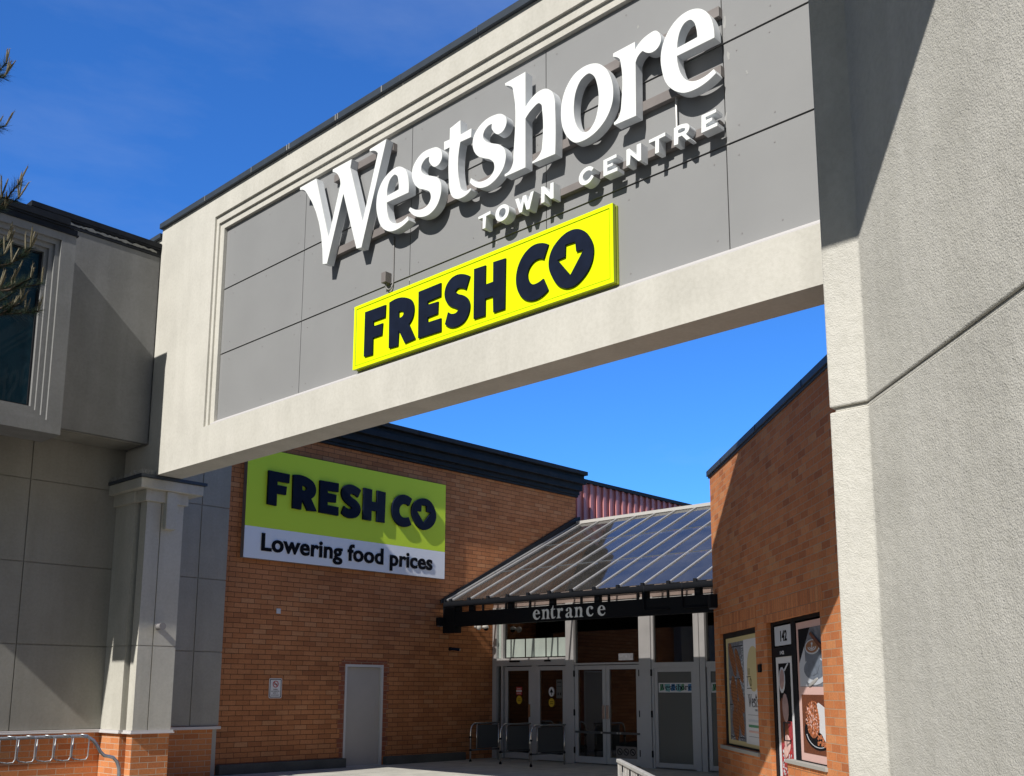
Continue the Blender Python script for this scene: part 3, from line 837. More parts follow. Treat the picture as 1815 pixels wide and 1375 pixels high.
# ------------------------------------------------------------ the writing on the gateway
GL = {'W':[[(12.179,9.091,1),(11.77,9.091,1),(11.407,8.042,1),(11.166,8.787,1),(11.2,8.902),(11.251,8.975),(11.363,9.047,1),(11.365,9.087,1),(10.92,9.081,1),(10.948,8.958,1),(10.623,8.031,1),(10.328,8.945,1),(10.379,8.998),(10.511,9.041,1),(10.513,9.076,1),(10.148,9.09,1),(10.634,7.65,1),(10.744,7.667,1),(11.088,8.61,1),(11.424,7.647,1),(11.525,7.67,1),(11.986,8.924),(12.054,9.002),(12.176,9.053,1)]],
'e':[[(9.665,7.786,1),(9.64,7.725,1),(9.808,7.675),(10.02,7.688),(10.206,7.817),(10.292,7.989),(10.329,8.171),(10.306,8.339),(10.223,8.473),(10.07,8.562),(9.873,8.576),(9.726,8.471),(9.667,8.319),(9.656,8.124,1),(10.105,8.136,1),(10.088,7.993),(10.025,7.841),(9.895,7.76),(9.774,7.752)],[(10.104,8.229,1),(9.861,8.239,1),(9.868,8.357),(9.899,8.449),(9.952,8.489),(10.043,8.456),(10.095,8.361)]],
's':[[(9.087,8.548),(9.018,8.461),(9.012,8.367),(9.066,8.307),(9.144,8.301),(9.222,8.365),(9.258,8.431),(9.252,8.483,1),(9.34,8.479),(9.408,8.411),(9.407,8.341),(9.334,8.262),(9.205,8.195),(9.077,8.118),(9.02,8.016),(9.017,7.89),(9.107,7.729),(9.239,7.671),(9.382,7.683),(9.53,7.752),(9.643,7.866,1),(9.616,7.897,1),(9.499,7.822),(9.353,7.79),(9.258,7.815),(9.209,7.889),(9.227,7.97),(9.328,8.046),(9.459,8.116),(9.556,8.232),(9.592,8.339),(9.583,8.442),(9.52,8.524),(9.408,8.587),(9.247,8.592)]],
't':[[(8.863,8.73,1),(8.673,8.767,1),(8.665,8.563,1),(8.468,8.571,1),(8.474,8.455,1),(8.668,8.464,1),(8.668,7.892),(8.641,7.813),(8.574,7.758),(8.471,7.763,1),(8.466,7.736,1),(8.529,7.704),(8.632,7.69),(8.721,7.705),(8.805,7.767),(8.85,7.862),(8.866,7.963),(8.865,8.467,1),(8.969,8.467,1),(8.971,8.583,1),(8.867,8.577,1)]],
'ss':[[(7.938,8.547),(7.868,8.475),(7.86,8.385),(7.919,8.311),(8.003,8.306),(8.079,8.373),(8.11,8.437),(8.102,8.483,1),(8.177,8.484),(8.241,8.44),(8.259,8.37),(8.203,8.287),(8.096,8.22),(7.963,8.146),(7.886,8.054),(7.867,7.945),(7.905,7.831),(8.015,7.732),(8.169,7.685),(8.297,7.703),(8.406,7.764),(8.487,7.846,1),(8.466,7.896,1),(8.356,7.806),(8.226,7.776),(8.127,7.794),(8.061,7.862),(8.07,7.952),(8.13,8.018),(8.23,8.074),(8.346,8.147),(8.417,8.243),(8.443,8.342),(8.422,8.446),(8.336,8.534),(8.221,8.582),(8.078,8.587)]],
'h':[[(7.883,8.935,1),(7.546,8.938,1),(7.545,8.473,1),(7.454,8.544),(7.344,8.586),(7.222,8.575),(7.128,8.498),(7.084,8.38),(7.076,8.234),(7.079,7.691,1),(7.434,7.704,1),(7.434,7.726,1),(7.332,7.764),(7.288,7.818),(7.277,7.89),(7.276,8.318),(7.29,8.399),(7.331,8.436),(7.427,8.409),(7.545,8.324,1),(7.544,7.696,1),(7.882,7.701,1),(7.882,7.732,1),(7.783,7.763),(7.747,7.828),(7.739,7.925),(7.743,8.753),(7.763,8.829),(7.81,8.868),(7.88,8.903,1)]],
'o':[[(6.447,8.548),(6.335,8.441),(6.262,8.293),(6.232,8.143),(6.25,7.969),(6.338,7.824),(6.486,7.724),(6.649,7.692),(6.773,7.711),(6.883,7.813),(6.96,7.961),(6.987,8.138),(6.972,8.298),(6.907,8.449),(6.792,8.559),(6.625,8.596)],[(6.571,8.482),(6.501,8.421),(6.451,8.285),(6.433,8.127),(6.449,7.984),(6.511,7.838),(6.593,7.779),(6.661,7.795),(6.74,7.884),(6.789,8.032),(6.793,8.198),(6.759,8.349),(6.689,8.448)]],
'r':[[(6.22,8.568,1),(5.925,8.569,1),(5.927,8.472,1),(5.86,8.533),(5.759,8.571),(5.648,8.571),(5.592,8.493),(5.588,8.413),(5.641,8.351),(5.715,8.343),(5.782,8.376),(5.823,8.415,1),(5.879,8.387),(5.922,8.316,1),(5.929,7.694,1),(6.222,7.703,1),(6.228,7.733,1),(6.169,7.766),(6.133,7.84),(6.121,7.925),(6.121,8.402),(6.134,8.459),(6.169,8.497),(6.225,8.527,1)]],
'ee':[[(4.955,7.805,1),(4.931,7.751,1),(5.043,7.701),(5.175,7.68),(5.316,7.699),(5.44,7.782),(5.534,7.908),(5.581,8.074),(5.593,8.225),(5.559,8.373),(5.483,8.493),(5.362,8.58),(5.23,8.6),(5.108,8.563),(5.016,8.478),(4.964,8.374),(4.94,8.265),(4.935,8.15,1),(5.39,8.153,1),(5.376,8.026),(5.346,7.928),(5.284,7.831),(5.2,7.778),(5.078,7.768)],[(5.385,8.241,1),(5.135,8.249,1),(5.147,8.366),(5.169,8.437),(5.215,8.489),(5.282,8.486),(5.341,8.424),(5.372,8.339)]],
'T':[[(8.329,7.328,1),(8.12,7.34,1),(8.119,7.301,1),(8.193,7.297,1),(8.206,7.146,1),(8.253,7.148,1),(8.249,7.295,1),(8.326,7.298,1)]],
'O':[[(7.871,7.34),(7.818,7.293),(7.811,7.228),(7.841,7.172),(7.898,7.147),(7.97,7.153),(8.023,7.199),(8.035,7.259),(8.014,7.315),(7.957,7.347)],[(7.904,7.305),(7.867,7.273),(7.87,7.222),(7.913,7.188),(7.956,7.197),(7.975,7.239),(7.959,7.293)]],
'Wn':[[(7.708,7.346,1),(7.657,7.345,1),(7.617,7.242,1),(7.585,7.346,1),(7.534,7.344,1),(7.507,7.242,1),(7.457,7.347,1),(7.41,7.351,1),(7.479,7.146,1),(7.525,7.151,1),(7.566,7.272,1),(7.598,7.148,1),(7.64,7.154,1)]],
'N':[[(7.293,7.359,1),(7.246,7.347,1),(7.158,7.236,1),(7.153,7.35,1),(7.105,7.349,1),(7.106,7.152,1),(7.145,7.156,1),(7.242,7.259,1),(7.246,7.154,1),(7.295,7.153,1)]],
'C':[[(6.518,7.306,1),(6.574,7.348),(6.645,7.348),(6.706,7.311),(6.73,7.253),(6.713,7.191),(6.665,7.154),(6.594,7.152),(6.517,7.209,1),(6.549,7.236,1),(6.593,7.2),(6.642,7.195),(6.673,7.232),(6.668,7.275),(6.627,7.304),(6.583,7.303),(6.549,7.281,1)]],
'E':[[(6.379,7.344,1),(6.2,7.352,1),(6.199,7.314,1),(6.328,7.312,1),(6.329,7.267,1),(6.252,7.269,1),(6.253,7.24,1),(6.329,7.239,1),(6.33,7.191,1),(6.189,7.193,1),(6.19,7.153,1),(6.382,7.155,1)]],
'Nn':[[(6.064,7.347,1),(6.026,7.349,1),(5.93,7.231,1),(5.927,7.353,1),(5.871,7.353,1),(5.875,7.157,1),(5.908,7.157,1),(6.011,7.269,1),(6.024,7.16,1),(6.068,7.158,1)]],
'Tt':[[(5.767,7.343,1),(5.56,7.352,1),(5.561,7.313,1),(5.639,7.31,1),(5.645,7.159,1),(5.692,7.16,1),(5.687,7.309,1),(5.768,7.31,1)]],
'R':[[(5.45,7.35,1),(5.333,7.355),(5.278,7.332),(5.263,7.287),(5.284,7.248),(5.309,7.235,1),(5.259,7.163,1),(5.301,7.162,1),(5.356,7.235,1),(5.4,7.233,1),(5.406,7.158,1),(5.456,7.162,1)],[(5.402,7.31,1),(5.334,7.31),(5.312,7.294),(5.322,7.274),(5.343,7.271),(5.403,7.277,1)]],
'Ee':[[(5.115,7.358,1),(4.944,7.359,1),(4.945,7.326,1),(5.068,7.322,1),(5.069,7.287,1),(4.992,7.288,1),(4.993,7.258,1),(5.067,7.245,1),(5.069,7.204,1),(4.934,7.208,1),(4.936,7.174,1),(5.123,7.168,1)]],
'fF':[[(10.61,6.719,1),(10.172,6.71,1),(10.176,6.54,1),(10.426,6.543,1),(10.423,6.469,1),(10.224,6.464,1),(10.235,6.304,1),(10.425,6.306,1),(10.424,6.072,1),(10.61,6.081,1)]],
'fR':[[(10.093,6.719,1),(9.78,6.707),(9.648,6.635),(9.59,6.513),(9.607,6.399),(9.689,6.314,1),(9.557,6.084,1),(9.759,6.071,1),(9.887,6.28,1),(9.897,6.071,1),(10.082,6.079,1)],[(9.896,6.54,1),(9.838,6.537),(9.794,6.505),(9.803,6.468),(9.84,6.45),(9.893,6.453,1)]],
'fE':[[(9.503,6.708,1),(9.078,6.712,1),(9.077,6.536,1),(9.326,6.528,1),(9.325,6.484,1),(9.124,6.474,1),(9.13,6.316,1),(9.32,6.311,1),(9.319,6.243,1),(9.067,6.237,1),(9.063,6.067,1),(9.496,6.075,1)]],
'fS':[[(8.55,6.65,1),(8.616,6.496,1),(8.696,6.539),(8.773,6.548),(8.809,6.519),(8.761,6.478),(8.654,6.426),(8.574,6.348),(8.545,6.263),(8.565,6.173),(8.636,6.091),(8.754,6.056),(8.887,6.07),(8.99,6.135,1),(8.936,6.282,1),(8.864,6.241),(8.784,6.238),(8.749,6.263),(8.798,6.299),(8.907,6.36),(8.983,6.449),(9.006,6.544),(8.974,6.644),(8.887,6.715),(8.779,6.734),(8.659,6.708)]],
'fH':[[(8.476,6.72,1),(8.277,6.711,1),(8.28,6.462,1),(8.145,6.462,1),(8.145,6.713,1),(7.94,6.701,1),(7.949,6.067,1),(8.139,6.069,1),(8.147,6.279,1),(8.278,6.282,1),(8.279,6.068,1),(8.476,6.074,1)]],
'fC':[[(7.258,6.664,1),(7.329,6.505,1),(7.397,6.533),(7.49,6.52),(7.559,6.46),(7.583,6.375),(7.559,6.294),(7.495,6.244),(7.421,6.243),(7.338,6.269,1),(7.264,6.112,1),(7.375,6.057),(7.501,6.049),(7.606,6.083),(7.712,6.183),(7.762,6.317),(7.762,6.437),(7.719,6.562),(7.612,6.678),(7.489,6.725),(7.374,6.716)]],
'fO':[[(6.84,6.717),(6.733,6.662),(6.65,6.557),(6.601,6.437),(6.601,6.324),(6.655,6.202),(6.761,6.103),(6.879,6.051),(6.987,6.055),(7.095,6.11),(7.195,6.236),(7.25,6.373),(7.25,6.467),(7.204,6.58),(7.103,6.669),(6.981,6.72)],[(6.999,6.577,1),(6.856,6.571,1),(6.843,6.448,1),(6.736,6.439,1),(6.933,6.193,1),(7.124,6.43,1),(7.005,6.434,1)]]}


def ay_loops(k):
    return [[(-q[0],) + tuple(q[1:]) for q in lp] for lp in GL[k]]


def channel(key, parent, n0, n1, what):
    o = outline('letter', ay_loops(key), FY, n0, n1 - 0.012, M['wside'], parent, label=what)
    outline('face', ay_loops(key), FY, n1 - 0.012, n1, M['white'], o)
    return o


ws = thing('westshore_sign', 'large white raised serif letters spelling Westshore across the grey panels', 'sign', (8.3, 8.0, 7.7))
for k, ch in zip(('W', 'e', 's', 't', 'ss', 'h', 'o', 'r', 'ee'), 'Westshore'):
    channel(k, ws, -8.325, -8.20, 'white raised letter %s' % ch)
each('raceway', M['race'], ws, [lambda m, q=q: m.fbox(FY, *q, -8.398, -8.327) for q in ((-11.55, -4.95, 7.80, 7.915), (-11.5, -10.15, 8.98, 9.095), (-6.9, -4.95, 8.47, 8.585))], 0.004)
ts = thing('town_centre_sign', 'small white raised capitals spelling TOWN CENTRE under the big serif name', 'sign', (8.3, 6.6, 7.2))
for k, ch in zip(('T', 'O', 'Wn', 'N', 'C', 'E', 'Nn', 'Tt', 'R', 'Ee'), 'TOWNCENTRE'):
    channel(k, ts, -8.325, -8.20, 'small white raised letter %s' % ch)
MB().fbox(FY, -8.40, -4.98, 7.225, 7.315, -8.398, -8.327).build('raceway', M['race'], ts, bevel=0.004)
MB().tube([(8.36, 5.52, 7.32), (8.36, 5.52, 7.80)], 0.012, 8).build('conduit', M['bar'], ts)

ys = thing('yellow_fresh_co_sign', 'bright yellow sign box reading FRESH CO in black under the white letters', 'sign', (8.35, 8.6, 5.94))
Y0, Y1, Z0, Z1 = -10.87, -6.335, 5.95, 6.865
mb = MB().fbox(FY, Y0, Y1, Z0, Z1, -8.398, -8.365).fbox(FY, Y0 + .015, Y1 - .015, Z0 + .015, Z1 - .015, -8.365, -8.35)
frame_ring(mb, FY, (Y0, Y1, Z0, Z1), (Y0 + .05, Y1 - .05, Z0 + .05, Z1 - .05), -8.35, -8.30)
mb.build('box', M['limes'], ys, bevel=0.004)
mb = MB()
frame_ring(mb, FY, (Y0, Y1, Z0, Z1), (Y0 + .045, Y1 - .045, Z0 + .045, Z1 - .045), -8.30, -8.296)
mb.fbox(FY, Y0 + .055, Y1 - .055, Z0 + .055, Z1 - .055, -8.312, -8.301)
mb.build('face', M['lime'], ys)
for k, ch in zip(('fF', 'fR', 'fE', 'fS', 'fH', 'fC', 'fO'), ('F', 'R', 'E', 'S', 'H', 'C', 'O with an arrow cut out')):
    outline('letter', ay_loops(k), FY, -8.301, -8.278, M['navy'], ys, label='black letter %s' % ch)

# ------------------------------------------------------------ brick supermarket
fb = thing('brick_supermarket', 'long brown brick store with a stepped black cornice behind the sign wall', 'building', (16.0, 17.74, 0))
mb = MB()
mb.box(10.4, 13.60, 17.742, 18.0, -0.1, 6.9).box(14.655, 21.36, 17.742, 18.0, -0.1, 6.9).box(13.60, 14.655, 17.742, 18.0, 2.15, 6.9)
mb.box(10.4, 21.36, 18.0, 34.0, -0.1, 6.9)
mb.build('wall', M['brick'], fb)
mb = MB().box(10.35, 21.385, 17.62, 34, 6.93, 7.035).box(10.3, 21.40, 17.52, 34, 7.035, 7.205)
mb.box(10.35, 21.375, 17.66, 34, 6.87, 6.93)
mb.box(10.25, 21.43, 17.40, 34, 7.205, 7.345).box(10.25, 21.40, 17.46, 34, 7.345, 7.45).box(10.2, 21.42, 17.34, 34, 7.45, 7.555)
mb.build('cornice', M['blackm'], fb, bevel=0.006)
each('cornice_seam', M['black'], fb, [lambda m, x=x: m.box(x, x + .012, 17.332, 17.34, 7.452, 7.553) for x in (12.2, 15.2, 18.2, 21.0)])
each('concrete_plinth', M['kerb'], fb, [lambda m: m.box(10.60, 13.60, 17.60, 17.745, -0.1, 0.19), lambda m: m.box(14.70, 17.10, 17.60, 17.745, -0.1, 0.175)], 0.012)
mb = MB().box(13.50, 14.76, 17.737, 17.76, 2.145, 2.245)
mb.build('brick_lintel', M['jamb'], fb)
for side in (-1, 1):                                     # toothed strip of newer brick beside the door
    P, x0 = [], (13.598 if side < 0 else 14.657)
    for i in range(10):
        z = 0.20 + i * 0.195
        for zz in (z, z + .195):
            P.append((x0 + side * (.16 if i % 2 else .10), zz))
    P = [(x0, .20)] + P + [(x0, 2.15)]
    MB().prism(FX, P, -17.76, -17.738).build('patched_jamb', M['jamb'], fb)
mb = MB()
frame_ring(mb, FX, (13.60, 14.655, 0.0, 2.15), (13.655, 14.60, 0.012, 2.095), -17.86, -17.735)
dr = MB().fbox(FX, 13.66, 14.595, 0.014, 2.09, -17.83, -17.79).build('door', M['door'], fb, bevel=0.003)
mb.build('door_frame', M['dframe'], dr)
MB().fbox(FX, 14.485, 14.565, 0.78, 1.36, -17.79, -17.781).build('latch_guard', M['door'], dr, bevel=0.003)
each('hinge', M['race'], dr, [lambda m, z=z: m.fbox(FX, 13.645, 13.675, z, z + .11, -17.79, -17.772) for z in (0.35, 1.1, 1.85)])

rb = thing('red_clad_building', 'taller building clad in ribbed red metal showing above the glass canopy', 'building', (28, 18.2, 0))
mb = MB().box(21.37, 48, 18.06, 40, -0.1, 7.44)
x = 21.43
while x < 48:
    mb.prism(Frame((1, 0, 0), (0, -1, 0), (0, 0, 0)), [(x, 2.0), (x + .10, 2.0), (x + .10, 7.44), (x, 7.44)], -18.06, -18.0)
    x += 0.30
mb.build('wall', M['red'], rb)
MB().box(21.44, 48.1, 17.95, 40.1, 7.44, 7.54).build('coping', M['blackm'], rb)

# ------------------------------------------------------------ green sign on the brick
gs = thing('green_fresh_co_sign', 'lime green and white board on the brick wall reading FRESH CO Lowering food prices', 'sign', (13.6, 17.74, 4.2))
SX0, SX1, SZ0, SZD, SZ1 = 10.905, 16.34, 4.195, 4.838, 6.46
MB().fbox(FX, SX0, SX1, SZ0, SZ1, -17.742, -17.625).build('box', M['lampgrey'], gs)
MB().fbox(FX, SX0, SX1, SZD, SZ1, -17.625, -17.618).build('green_face', M['green'], gs)
MB().fbox(FX, SX0, SX1, SZ0, SZD - .002, -17.625, -17.618).build('white_face', M['wpan'], gs)
for k, ch in zip(('fF', 'fR', 'fE', 'fS', 'fH', 'fC', 'fO'), ('F', 'R', 'E', 'S', 'H', 'C', 'O with an arrow cut out')):
    lp = [[(11.372 + (10.610 - q[0]) * 1.152, 5.31 + (q[1] - 6.072) * 1.098) + tuple(q[2:]) for q in l] for l in GL[k]]
    outline('letter', lp, FX, -17.618, -17.56, M['navy'], gs, label='navy letter %s' % ch)
write('Lowering food prices', FX, 11.30, 4.375, -17.618, -17.60, M['ink'], gs, height=0.36, width=4.64, bold=0.026, label='black words Lowering food prices', spacing=1.02)


# ------------------------------------------------------------ glass canopy over the entrance
XE, ZE, XRG, ZRG = 16.45, 3.675, 21.4, 6.15
SL = (ZRG - ZE) / (XRG - XE)
FS = Frame((1, 0, 0), (0, -1, 0), (0, 0, 0))            # section frame: a = x, n = -y
gc = thing('glass_canopy', 'sloping glass roof with pale metal bars and a black fascia lettered entrance', 'canopy', (17.5, 14.0, 2.95))
YL = 8.2
rafters = [17.50 - 0.6165 * i for i in range(15)]
mb = MB()
ys_ = [17.735] + rafters
for i in range(len(ys_) - 1):
    y1, y0 = ys_[i] - .012, ys_[i + 1] + .012
    for k in range(3):
        u0, u1 = k / 3, (k + 1) / 3
        xa, xb = XE + .02 + (XRG - XE - .02) * u0, XE + .02 + (XRG - XE - .02) * u1 - .012
        za, zb = ZE + (xa - XE) * SL, ZE + (xb - XE) * SL
        mb.hexa([(xa, y0, za - .01), (xb, y0, zb - .01), (xb, y1, zb - .01), (xa, y1, za - .01), (xa, y0, za), (xb, y0, zb), (xb, y1, zb), (xa, y1, za)])
mb.build('glazing', M['roofglass'], gc)
for i, y in enumerate(rafters + [17.70]):
    w = 0.011
    mb = MB().prism(FS, [(XE + .01, ZE + .003), (XRG, ZRG + .003), (XRG, ZRG + .034), (XE + .01, ZE + .034)], -y - w, -y + w)
    r = mb.build('glazing_bar', M['bar'], gc, bevel=0.004)
    MB().prism(FS, [(XE + .03, ZE - .13), (XRG, ZRG - .13), (XRG, ZRG - .012), (XE + .03, ZE - .012)], -y - .02, -y + .02).build('rafter', M['black'], r)
    MB().fbox(FX, XE - .035, XE + .02, ZE - .02, ZE + .045, -y - .035, -y + .035).build('end_cap', M['black'], r)
for u in (0.335, 0.668):
    x = XE + (XRG - XE) * u
    z = ZE + (x - XE) * SL
    MB().prism(FS, [(x - .009, z - .004), (x + .009, z + .005), (x + .009, z + .014), (x - .009, z + .005)], -17.72, -YL).build('cross_bar', M['mesh'], gc)
mb = MB().prism(FS, [(XRG - .09, ZRG - .03), (XRG + .06, ZRG - .03), (XRG + .06, ZRG + .07), (XRG - .09, ZRG + .05)], -17.73, -YL)
mb.build('ridge_cap', M['bar'], gc)
mb = MB().prism(FS, [(XE - .12, ZE - .06), (XRG + .1, ZRG - .05), (XRG + .1, ZRG + .20), (XRG - .1, ZRG + .15), (XE - .12, ZE + .03)], -17.741, -17.70)
mb.build('wall_flashing', M['blackm'], gc)
mb = MB().box(XE - .05, XE + .10, YL, 17.72, ZE - .135, ZE - .02)
mb.build('gutter', M['black'], gc, bevel=0.006)
fa = MB().box(XE - .02, XE + .14, YL, 17.60, 3.07, 3.40)
fa = fa.build('fascia', M['black'], gc, bevel=0.005)
each('strut', M['black'], gc, [lambda m, y=y: m.box(XE + .02, XE + .12, y - .065, y + .065, 3.40, ZE - .13) for y in (17.30, 16.85, 15.61, 14.38, 13.14, 11.93, 10.7)])
MB().box(XE - .03, XE + .20, 17.345, 17.741, 2.93, ZE - .03).build('end_bracket', M['black'], gc, bevel=0.005)
for y in (11.9, 11.0):
    MB().tube([(XE - .04, y, 3.66), (XE - .04, y, 3.2), (XE - .04, y - .03, 3.17), (XE - .04, y - .6, 3.17)], 0.02, 8).build('drain_pipe', M['black'], gc, smooth=True)
each('inner_strut', M['black'], gc, [lambda m, k=k: m.box(17.0, 17.05, 16.98 - .75 * k, 17.02 - .75 * k, 3.3, 3.9) for k in range(11)])

# serif letters of the word on the fascia (unit x-height, lower left at 0, 0)
SER = {
    'e': [[(.80, .30, 1), (.72, .13), (.50, -.02), (.28, .02), (.10, .17), (.02, .45), (.06, .72), (.22, .93), (.45, 1.0), (.64, .92), (.76, .75), (.79, .54, 1), (.27, .54, 1), (.32, .30), (.44, .17), (.60, .15), (.70, .22), (.75, .33, 1)],
          [(.28, .62, 1), (.55, .62, 1), (.54, .82), (.46, .92), (.36, .88), (.30, .76)]],
    'n': [[(0, .95, 1), (.33, 1.0, 1), (.33, .86, 1), (.45, .97), (.60, 1.0), (.76, .92), (.82, .75), (.82, .14), (.85, .06), (.93, .045, 1), (.93, 0, 1), (.50, 0, 1), (.50, .045, 1), (.56, .07), (.58, .14), (.58, .70), (.54, .83), (.46, .84), (.38, .78), (.34, .70, 1), (.34, .14), (.36, .07), (.42, .045, 1), (.42, 0, 1), (0, 0, 1), (0, .045, 1), (.08, .07), (.10, .14), (.10, .80), (.08, .88), (0, .905, 1)]],
    't': [[(.0, .90, 1), (.12, .98), (.26, 1.15), (.33, 1.33, 1), (.36, 1.33, 1), (.36, .98, 1), (.58, .98, 1), (.58, .90, 1), (.36, .90, 1), (.36, .26), (.39, .15), (.46, .14), (.56, .22, 1), (.60, .18, 1), (.50, .04), (.34, -.02), (.18, .03), (.12, .20), (.12, .90, 1)]],
    'r': [[(0, .95, 1), (.33, 1.0, 1), (.33, .80, 1), (.42, .95), (.54, 1.0), (.67, .95), (.68, .80), (.60, .70), (.50, .74), (.44, .80), (.38, .72), (.34, .60, 1), (.34, .14), (.37, .07), (.46, .045, 1), (.46, 0, 1), (0, 0, 1), (0, .045, 1), (.08, .07), (.10, .14), (.10, .80), (.08, .88), (0, .905, 1)]],
    'a': [[(.06, .74), (.12, .88), (.26, .98), (.42, 1.0), (.58, .94), (.66, .80), (.67, .20), (.71, .12), (.80, .13, 1), (.82, .08, 1), (.72, .0), (.60, -.02), (.50, .04), (.45, .13, 1), (.34, .02), (.20, -.02), (.06, .05), (.0, .18), (.04, .34), (.16, .45), (.34, .54), (.44, .60, 1), (.44, .80), (.39, .91), (.31, .93), (.25, .88), (.28, .76), (.22, .66), (.12, .65)],
          [(.44, .51, 1), (.44, .22, 1), (.36, .12), (.27, .13), (.23, .22), (.26, .36), (.35, .46)]],
    'c': [[(.74, .26, 1), (.64, .07), (.42, -.02), (.20, .05), (.06, .24), (.02, .50), (.08, .76), (.24, .94), (.46, 1.0), (.64, .95), (.73, .82), (.68, .69), (.57, .66), (.49, .73), (.48, .85), (.43, .93), (.35, .88), (.28, .70), (.27, .48), (.32, .27), (.44, .15), (.58, .16), (.70, .30, 1)]],
}
pos = [('e', 14.873), ('n', 14.62), ('t', 14.37), ('r', 14.19), ('a', 13.945), ('n', 13.70), ('c', 13.385), ('e', 13.085)]
xh = 0.212
for i, (ch, y) in enumerate(pos):
    sc = 0.255 if ch != 't' else 0.235
    lp = [[(-y + q[0] * sc, 3.118 + q[1] * xh) + tuple(q[2:]) for q in l] for l in SER[ch]]
    outline('letter', lp, FY, -(XE - .022), -(XE - .03), M['white'], fa, label='pale letter %s' % ch)

# ------------------------------------------------------------ glazed entrance front
XS = 18.13
ef = thing('entrance_front', 'grey aluminium shopfront with pairs of glass doors under the canopy', 'shopfront', (XS, 14.5, 0))
AL = M['alum']


def ybox(mb, y0, y1, z0, z1, n0=-.06, n1=.0):
    """box on the shopfront plane, y0 > y1, n towards the car park"""
    return mb.fbox(FY, -y0, -y1, z0, z1, -XS + n0, -XS + n1)


each('mullion', AL, ef, [lambda m, q=q: ybox(m, *q) for q in ((17.735, 17.60, -.02, 3.62, -.12, .03), (17.44, 17.38, -.02, 3.62, -.12, .03), (15.38, 15.14, -.02, 3.62, -.12, .03),
     (13.295, 12.99, -.02, 3.62, -.12, .03), (12.985, 12.93, -.02, 3.62, -.1, 0.), (11.893, 11.765, -.02, 3.62, -.12, .03), (11.75, 11.62, -.02, 3.62, -.12, .03), (10.35, 10.2, -.02, 3.62, -.1, 0.), (9.0, 8.9, -.02, 3.62, -.1, 0.))], 0.004)
each('transom', AL, ef, [lambda m, q=q: ybox(m, *q) for q in ((17.60, 15.38, 2.19, 2.37, -.11, .06), (15.14, 13.295, 2.185, 2.225, -.10, .02), (12.93, 11.893, 2.09, 2.205, -.10, .01), (11.62, 10.35, 2.09, 2.205, -.10, .01), (10.2, 9.0, 2.09, 2.205, -.10, .01),
     (17.60, 17.44, 3.5, 3.6, -.1, 0.), (17.38, 15.38, 3.5, 3.6, -.1, 0.), (15.14, 13.295, 3.5, 3.6, -.1, 0.), (12.93, 11.893, 3.5, 3.6, -.1, 0.), (11.62, 10.35, 3.5, 3.6, -.1, 0.))], 0.004)
for a, b, z0, z1 in ((17.60, 17.44, 0.0, 2.19), (17.60, 17.44, 2.37, 3.5), (17.38, 15.38, 2.37, 3.5), (15.14, 13.295, 2.225, 3.5), (12.93, 11.893, 2.205, 3.5), (11.62, 10.35, 2.205, 3.5), (10.2, 9.0, 2.205, 3.5)):
    MB_ = MB()
    ybox(MB_, a, b, z0, z1, -.06, -.048)
    MB_.build('fanlight', M['glass'], ef)
each('window_film', M['blind'], ef, [lambda m, q=q: ybox(m, *q, -.047, -.043) for q in ((17.33, 16.72, 2.40, 2.83), (16.68, 16.06, 2.40, 2.83), (16.02, 15.42, 2.40, 2.83), (17.59, 17.45, 2.38, 3.5))])
for a, b in ((17.10, 16.78), (15.98, 15.80)):
    s_ = MB()
    ybox(s_, a, b, 2.275, 2.32, 0.06, 0.10)
    s_.build('door_sensor', M['black'], ef, bevel=0.006)
s_ = MB()
ybox(s_, 13.90, 13.50, 2.27, 2.42, -.048, -.044)
s_.build('small_notice', M['slate'], ef)
# beige cladding over the doors, under the sloping roof
mb = MB()
for z0, z1, d in ((3.62, 3.72, .0), (3.72, 3.735, .03), (3.735, 3.96, .0), (3.96, 3.975, .03), (3.975, 4.45, .0)):
    mb.fbox(FY, -17.735, -8.5, z0, z1, -XS - .15, -XS + d)
mb.build('cladding', M['pink'], ef)


def glazed_door(y0, y1, hand, glassmat='glass', z1=2.17, bot=0.16, st=0.095):
    d = MB()
    ybox(d, y0, y0 - st, 0.02, z1, -.05, .0)
    ybox(d, y1 + st, y1, 0.02, z1, -.05, .0)
    ybox(d, y0 - st, y1 + st, z1 - st, z1, -.05, .0)
    ybox(d, y0 - st, y1 + st, 0.02, bot, -.05, .0)
    d = d.build('door', AL, ef, bevel=0.004)
    g = MB()
    ybox(g, y0 - st + .005, y1 + st - .005, bot - .005, z1 - st + .005, -.03, -.02)
    g.build('pane', M[glassmat], d)
    if hand:
        g = MB()
        ybox(g, y0 - st, y1 + st, 1.185, 1.215, -.075, -.045)
        yh = y0 - .30 if hand == 'L' else y1 + .30
        ybox(g, yh + (.25 if hand == 'L' else .0), yh - (.0 if hand == 'L' else .25), 1.15, 1.25, -.09, -.055)
        g.build('push_bar', M['lampgrey'], d)
        g = MB()
        hy = y0 - .05 if hand == 'L' else y1 + .05
        g.fbox(FY, -hy - .035, -hy + .035, 0.99, 1.29, -XS + .012, -XS + .03)
        g.fbox(FY, -hy - .02, -hy + .02, 1.0, 1.02, -XS, -XS + .012).fbox(FY, -hy - .02, -hy + .02, 1.26, 1.28, -XS, -XS + .012)
        g.build('pull_handle', M['steel'], d, bevel=0.004)
    return d


